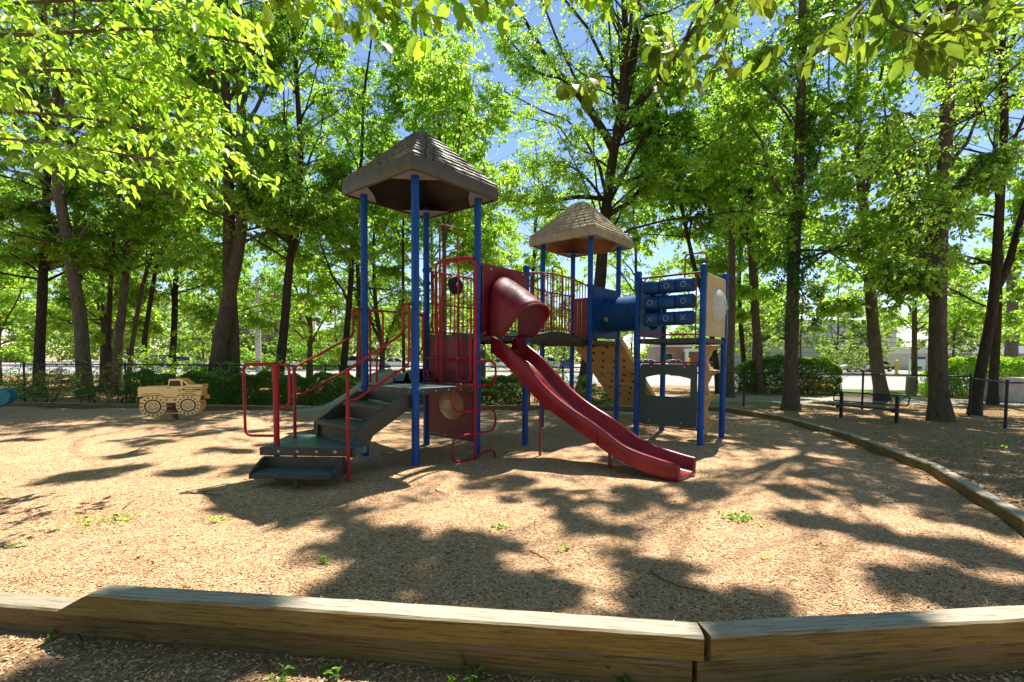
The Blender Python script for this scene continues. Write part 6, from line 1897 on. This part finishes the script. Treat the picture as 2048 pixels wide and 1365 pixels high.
# --- trees beyond the road
GR = "trees beyond the road and car park"
RL = "tree beyond the road, part of the green backdrop behind the cars"
f1 = bushy("far_tree", RL, "tree", 301, 13, 2.2, 4.6, 40, 'leaf_far', .34, GR, -24, 66, sub_n=6, twig_n=6, leaf_n=7)
f2 = bushy("far_tree", RL, "tree", 302, 11, 1.6, 4.2, 36, 'leaf_far', .32, GR, -7, 62, sub_n=6, twig_n=6, leaf_n=7)
f3 = bushy("far_tree", RL, "tree", 303, 15, 2.6, 5.0, 42, 'leaf', .36, GR, 31, 78, sub_n=6, twig_n=6, leaf_n=7)
rgt = random.Random(77)
far_pos = [(f1, -33, 68, 1.0), (f3, -43, 74, 1.1), (f2, -16, 60, .8), (f1, 2.5, 80, .9), (f3, -10, 88, 1.0), (f2, 9, 84, 1.0), (f1, 17, 88, .9), (f3, 39, 80, 1.0), (f1, 45, 76, 1.0), (f2, 51, 70, 1.0), (f3, 56, 84, 1.1), (f1, 63, 72, 1.1), (f2, 71, 78, 1.1), (f3, 78, 86, 1.2),
           (f3, -52, 82, 1.1), (f1, -60, 76, 1.2), (f3, -70, 84, 1.2), (f2, -80, 80, 1.3), (f1, -20, 95, 1.0), (f3, 24, 98, 1.0), (f2, 33, 66, .75), (f1, 86, 80, 1.2), (f2, 36.5, 88, 1.1), (f3, 48, 92, 1.2), (f2, -28, 61, .7), (f1, -38, 62, .8), (f2, 58, 64, 1.0), (f1, -3, 98, 1.1)]
for s_, x, y, sc in far_pos:
    c = copy_tree(s_); c.location = (x, y, 0); c.rotation_euler = (0, 0, rgt.uniform(0, 6.2)); c.scale = (sc, sc, sc * rgt.uniform(.9, 1.1))

# --- the far wood closing the view
rngw = np.random.default_rng(9)
n = 60000
ang = rngw.uniform(-1.02, 1.02, n); dist = rngw.uniform(135, 165, n)
hgt = 9 + 5 * np.sin(ang * 17) + 3 * np.sin(ang * 41 + 1) + 2 * np.sin(ang * 97)
P = np.stack([np.sin(ang) * dist, np.cos(ang) * dist, rngw.random(n) ** .8 * hgt + .4], 1)
D = rngw.normal(0, 1, (n, 3)); S_ = rngw.uniform(.6, 1.4, n)
o = leaf_mesh("far_wood", P, D, rngw.normal(0, 1, (n, 3)) + np.array([0, 0, 1.]), S_, S_ * .8, 'kite', M['leaf_far'], None)
tag(o, "far-off wood along the horizon behind the car park", "wood", kind="stuff")

# ------------------------------------------------------------------ hedges and shrubs
def hedge(label, name, p0, p1, depth, h, n, size, seed, leafm='leaf_hedge', round_=0.0, gap=0.0):
    rng = np.random.default_rng(seed)
    p0, p1 = Vector((*p0, 0)), Vector((*p1, 0)); d = p1 - p0; L = d.length
    o = thing(name, label, "hedge", p0, math.atan2(d.y, d.x))
    # shell of leaves: mostly near the faces of a lumpy box
    u = rng.random(n); x = u * L; f = rng.random(n)
    y = (rng.random(n) - .5) * depth; z = .05 + rng.random(n) * (h - .05)
    face = rng.random(n)
    lump = lambda a, b: .06 * np.sin(a * 3.1 + seed) + .05 * np.sin(a * 7.7 + b * 2) + .04 * np.sin(b * 6 + a)
    top = face < .36; fr = (face >= .36) & (face < .72); bk = (face >= .72) & (face < .86)
    z[top] = h - np.abs(rng.normal(0, .07, top.sum()))
    y[fr] = -depth / 2 + np.abs(rng.normal(0, .07, fr.sum())); y[bk] = depth / 2 - np.abs(rng.normal(0, .07, bk.sum()))
    if round_:
        e = np.minimum(x, L - x); k_ = np.clip(1 - e / round_, 0, 1)
        z = z * (1 - .45 * k_ ** 2); y = y * (1 - .45 * k_ ** 2)
    z = z + np.where(z > h * .5, lump(x, y), 0) * 1.2
    y = y + lump(x, z)
    P = np.stack([x, y, z], 1)
    outw = np.stack([np.zeros(n), y / depth * 2, (z / h) ** 2 * 1.4], 1)
    D = outw * .7 + rng.normal(0, .7, (n, 3))
    S_ = size * rng.uniform(.6, 1.3, n)
    leaf_mesh("foliage", P, D, outw + rng.normal(0, .6, (n, 3)) + np.array([0, 0, .4]), S_, S_ * .6, 'kite', M[leafm], o)
    # stems inside
    ns = int(L * 22)
    b = np.stack([rng.random(ns) * L, (rng.random(ns) - .5) * depth * .6, np.full(ns, -.05)], 1)
    St = walk(b, rng.uniform(0, 6.28, ns), rng.uniform(1.0, 1.5, ns), np.full(ns, h * .82), 5, rng, .3, .2)
    v, q = tubes(St, np.full((ns, 5), .009), 4)
    big_mesh("stems", v, q, None, [M['bark_dark']], o)
    return o
hedge("long low clipped hedge along the far border behind the stairs", "clipped_hedge", (-12.1, 15.55), (0.35, 15.75), 1.05, .95, 95000, .060, 1)
hedge("clipped hedge across the path with a reddish patch, left of the bench", "clipped_hedge", (10.9, 23.6), (15.3, 22.9), 1.6, 1.62, 42000, .075, 2, 'leaf_hedge', .9)
hedge("rounded yellow-green hedge behind the bare-boled tree", "clipped_hedge", (19.0, 22.3), (23.6, 21.2), 1.7, 1.62, 40000, .075, 3, 'leaf_bright', 1.3)
def shrub(label, x, y, h, r, seed, leafm, n_st=16, tw=5, lf=6, size=.06, sp=1.0):
    rng = np.random.default_rng(seed)
    o = thing("shrub", label, "shrub", (x, y, 0))
    b = np.stack([rng.normal(0, r * .18, n_st), rng.normal(0, r * .18, n_st), np.full(n_st, -.05)], 1)
    az = GOLD * np.arange(n_st); L = h * rng.uniform(.7, 1.15, n_st)
    St = walk(b, az, rng.uniform(.8, 1.35, n_st), L, 7, rng, .6, .16)
    subs, twg, P, D, Nn, S_ = foliage(rng, St, L * sp, 6, tw, lf, size, .4, sub_len=.4, twig_len=(.08, .25))
    v, q = tubes(St, np.full((n_st, 7), .011) * np.linspace(1, .4, 7), 5); v2, q2 = tubes(subs, np.full((len(subs), 4), .005), 4)
    big_mesh("stems", np.concatenate([v, v2]), np.concatenate([q, q2 + len(v)]), None, [M['bark']], o)
    k = P[:, 2] > .03
    leaf_mesh("foliage", P[k], D[k], Nn[k], S_[k], S_[k] * .6, 'kite', M[leafm], o)
    return o
shrub("twiggy open shrub by the fence's left end post", -15.2, 15.9, 1.3, .8, 31, 'leaf_deep', tw=4, lf=4)
shrub("shrub with orange young leaves over the fence at left", -14.0, 16.1, 1.55, .8, 32, 'leaf_orange', tw=4, lf=5)
shrub("sparse green shrub left of the clipped hedge's end", -12.8, 15.8, 1.2, .7, 33, 'leaf_hedge', tw=4, lf=4)
shrub("shrub behind the fence at the left edge of the picture", -17.6, 17.2, 1.8, 1.0, 34, 'leaf_deep', tw=5, lf=5)
shrub("dark bushy shrub beside the climbing wall's foot", 2.7, 15.9, 1.15, .7, 35, 'leaf_deep', 14, 6, 7)
shrub("loose twiggy shrub left of the red slide, behind the frame", 0.95, 17.6, 2.3, .9, 36, 'leaf_deep', 16, 5, 6, .07)
shrub("bright yellow-green bush across the road right of the pale trunk", -27.0, 52.0, 3.0, 1.6, 37, 'leaf_bright', 24, 7, 9, .16)
shrub("dark rounded evergreen bush by the board fence", -22.6, 56.0, 5.0, 2.2, 38, 'leaf_deep', 34, 8, 9, .2)
shrub("small tree-like bush with loose yellow-green crown by the silver estate car", 44.0, 62.0, 5.2, 2.4, 39, 'leaf_far', 30, 8, 9, .2)
shrub("reddish young shoots on the clipped hedge by the short leafy tree", 13.6, 22.7, 1.45, .7, 40, 'leaf_orange', 12, 5, 6, .07)
shrub("green shrub filling the wood's edge above the long fence, left of the leaning pair", -13.6, 20.2, 2.6, 1.2, 41, 'leaf', 22, 6, 7, .09)
shrub("low leafy shrub at the foot of the crossed pair of trunks", -10.4, 18.0, 1.9, .9, 42, 'leaf', 18, 6, 7, .085)

# ------------------------------------------------------------------ weeds, fallen leaves, sticks
def clump(label, px, py, r, n, size, seed, name="fallen_leaves", cat="leaves", mat='leaf_ground', up=.25, group=None, dens=.5):
    rng = np.random.default_rng(seed)
    a = on_ground(px, py)
    o_xy = np.array([a.x, a.y])
    q = rng.normal(0, dens, (n, 2)) * np.array([r, r * .8])
    P = np.c_[q, np.abs(rng.normal(0, .012, n)) + .02]
    D = np.c_[rng.normal(0, 1, (n, 2)), rng.normal(0, up, n)]
    S_ = size * rng.uniform(.6, 1.2, n)
    o = leaf_mesh(name, P, D, rng.normal(0, .45, (n, 3)) + np.array([0, 0, 1.]), S_, S_ * .6, 'hex', M[mat], None)
    o.location = (a.x, a.y, float(hump(a.x, a.y)) if a.y > 2.7 else -.02)
    return tag(o, label, cat, group, 'stuff' if name == 'weed_patch' else None)
clump("largest clump of fallen green leaves, on the sunny chips right of the slide's end", 1480, 1043, .20, 120, .045, 1)
clump("small scatter of green leaves on the chips in the middle foreground", 998, 1062, .10, 26, .04, 2)
clump("green leaf sprig lying on sunny chips above the front timber", 652, 1130, .05, 9, .055, 3)
clump("strewn green leaves on sunlit chips at left, wide patch", 190, 1054, .24, 60, .04, 4)
clump("strewn green leaves just right of the wide leafy patch at left", 255, 1040, .16, 40, .04, 5)
clump("few green leaves on chips left of the bottom step's shadow", 432, 1046, .10, 22, .045, 6)
clump("single leafy scrap on bright chips at the picture's left", 32, 1104, .05, 5, .05, 7)
clump("green scrap below the middle scatter of leaves", 1135, 1103, .04, 6, .05, 8)
clump("few leaves on the chips right of the slide's exit", 1420, 962, .12, 22, .04, 9)
clump("green leaves in shade under the tan truck", 330, 846, .25, 50, .05, 10)
clump("small leaf scrap on chips above the far right timber", 1528, 1128, .05, 6, .045, 12)
clump("weeds in the litter beside the border timber at right", 1900, 905, .35, 60, .06, 13, "weed_patch", "weeds", 'leaf_hedge', .6)
clump("weeds in the litter below the fence post at the far right", 1985, 895, .4, 60, .06, 14, "weed_patch", "weeds", 'leaf_hedge', .6)
clump("weeds in the litter in front of the bench", 1760, 850, .45, 60, .06, 15, "weed_patch", "weeds", 'leaf_hedge', .6)
def weed(label, px, py, n, size, seed, mat='leaf_hedge'):
    rng = np.random.default_rng(seed)
    a = on_ground(px, py, -.02)
    o = thing("weed", label, "plant", (a.x, a.y, -.02))
    az = GOLD * np.arange(n) + rng.normal(0, .3, n)
    b = np.c_[rng.normal(0, .035, (n, 2)), np.zeros(n)]
    L = rng.uniform(.5, 1.1, n) * size * 1.1
    St = walk(b, az, rng.uniform(.3, 1.2, n), L, 5, rng, .9, .15)
    v, q = tubes(St, np.full((n, 5), .0016), 4)
    big_mesh("stems", v, q, None, [M['leaf_hedge']], o)
    P = np.repeat(St[:, 2:], 2, axis=0).reshape(-1, 3)
    D = np.repeat((St[:, 1:] - St[:, :-1])[:, 1:], 2, axis=0).reshape(-1, 3) * 20 + rng.normal(0, .5, (len(P), 3))
    S_ = size * rng.uniform(.45, .9, len(P))
    leaf_mesh("foliage", P, D, rng.normal(0, .4, (len(P), 3)) + np.array([0, 0, 1.]), S_, S_ * .55, 'ovate', M[mat], o)
    return o
weed("lush green weed at the bottom edge against the front timber joint", 1245, 1362, 16, .075, 21)
weed("smaller pale green weed at the bottom edge left of the lush one", 945, 1352, 9, .065, 22)
weed("low weed leaf by the litter below the front timber", 660, 1352, 5, .06, 23)
weed("tiny weed sprout against the lower timber at left", 118, 1262, 4, .045, 24)
weed("weed beside the right joint's lower timber", 1345, 1368, 6, .06, 25)
weed("small weed at the bottom edge left of centre", 560, 1360, 5, .05, 26)
def stick(label, pts, r):
    P = polyline_resample([on_ground(x, y) + Vector((0, 0, float(hump(*on_ground(x, y)[:2])) + .012 if on_ground(x, y).y > 2.6 else -.012)) for x, y in pts], 10)
    org = Vector(P[0])
    v, q = tubes((P - P[0])[None] + np.random.default_rng(len(label)).normal(0, .003, (1, 10, 3)), (np.linspace(1, .4, 10) * r)[None], 7)
    o = big_mesh("stick", v, q, None, [M['bark']], None, smooth=True); o.location = org
    return tag(o, label, "stick")
stick("forked-looking dark stick pointing into the step's shadow", [(358, 996), (400, 992), (445, 996)], .008)
stick("dark stick lying just above the forked-looking one", [(360, 995), (395, 990), (428, 985)], .007)
stick("pale bent twig on chips below the tan truck", [(258, 909), (275, 902), (288, 897), (298, 900)], .010)
stick("thin twig lying on sunlit chips at left centre", [(245, 1026), (258, 1017), (270, 1010)], .006)
stick("thin twig on bright chips before the right timber", [(1300, 1150), (1350, 1180), (1420, 1200)], .006)
stick("short dark twig right of the middle leaf scatter", [(1060, 1105), (1090, 1120), (1108, 1134)], .005)
stick("short pale stump of a twig in the litter below the left timber", [(157, 1272), (162, 1285), (166, 1296)], .012)
stick("thin dark twig on the shaded chips near the slide", [(870, 985), (885, 991), (900, 997)], .006)
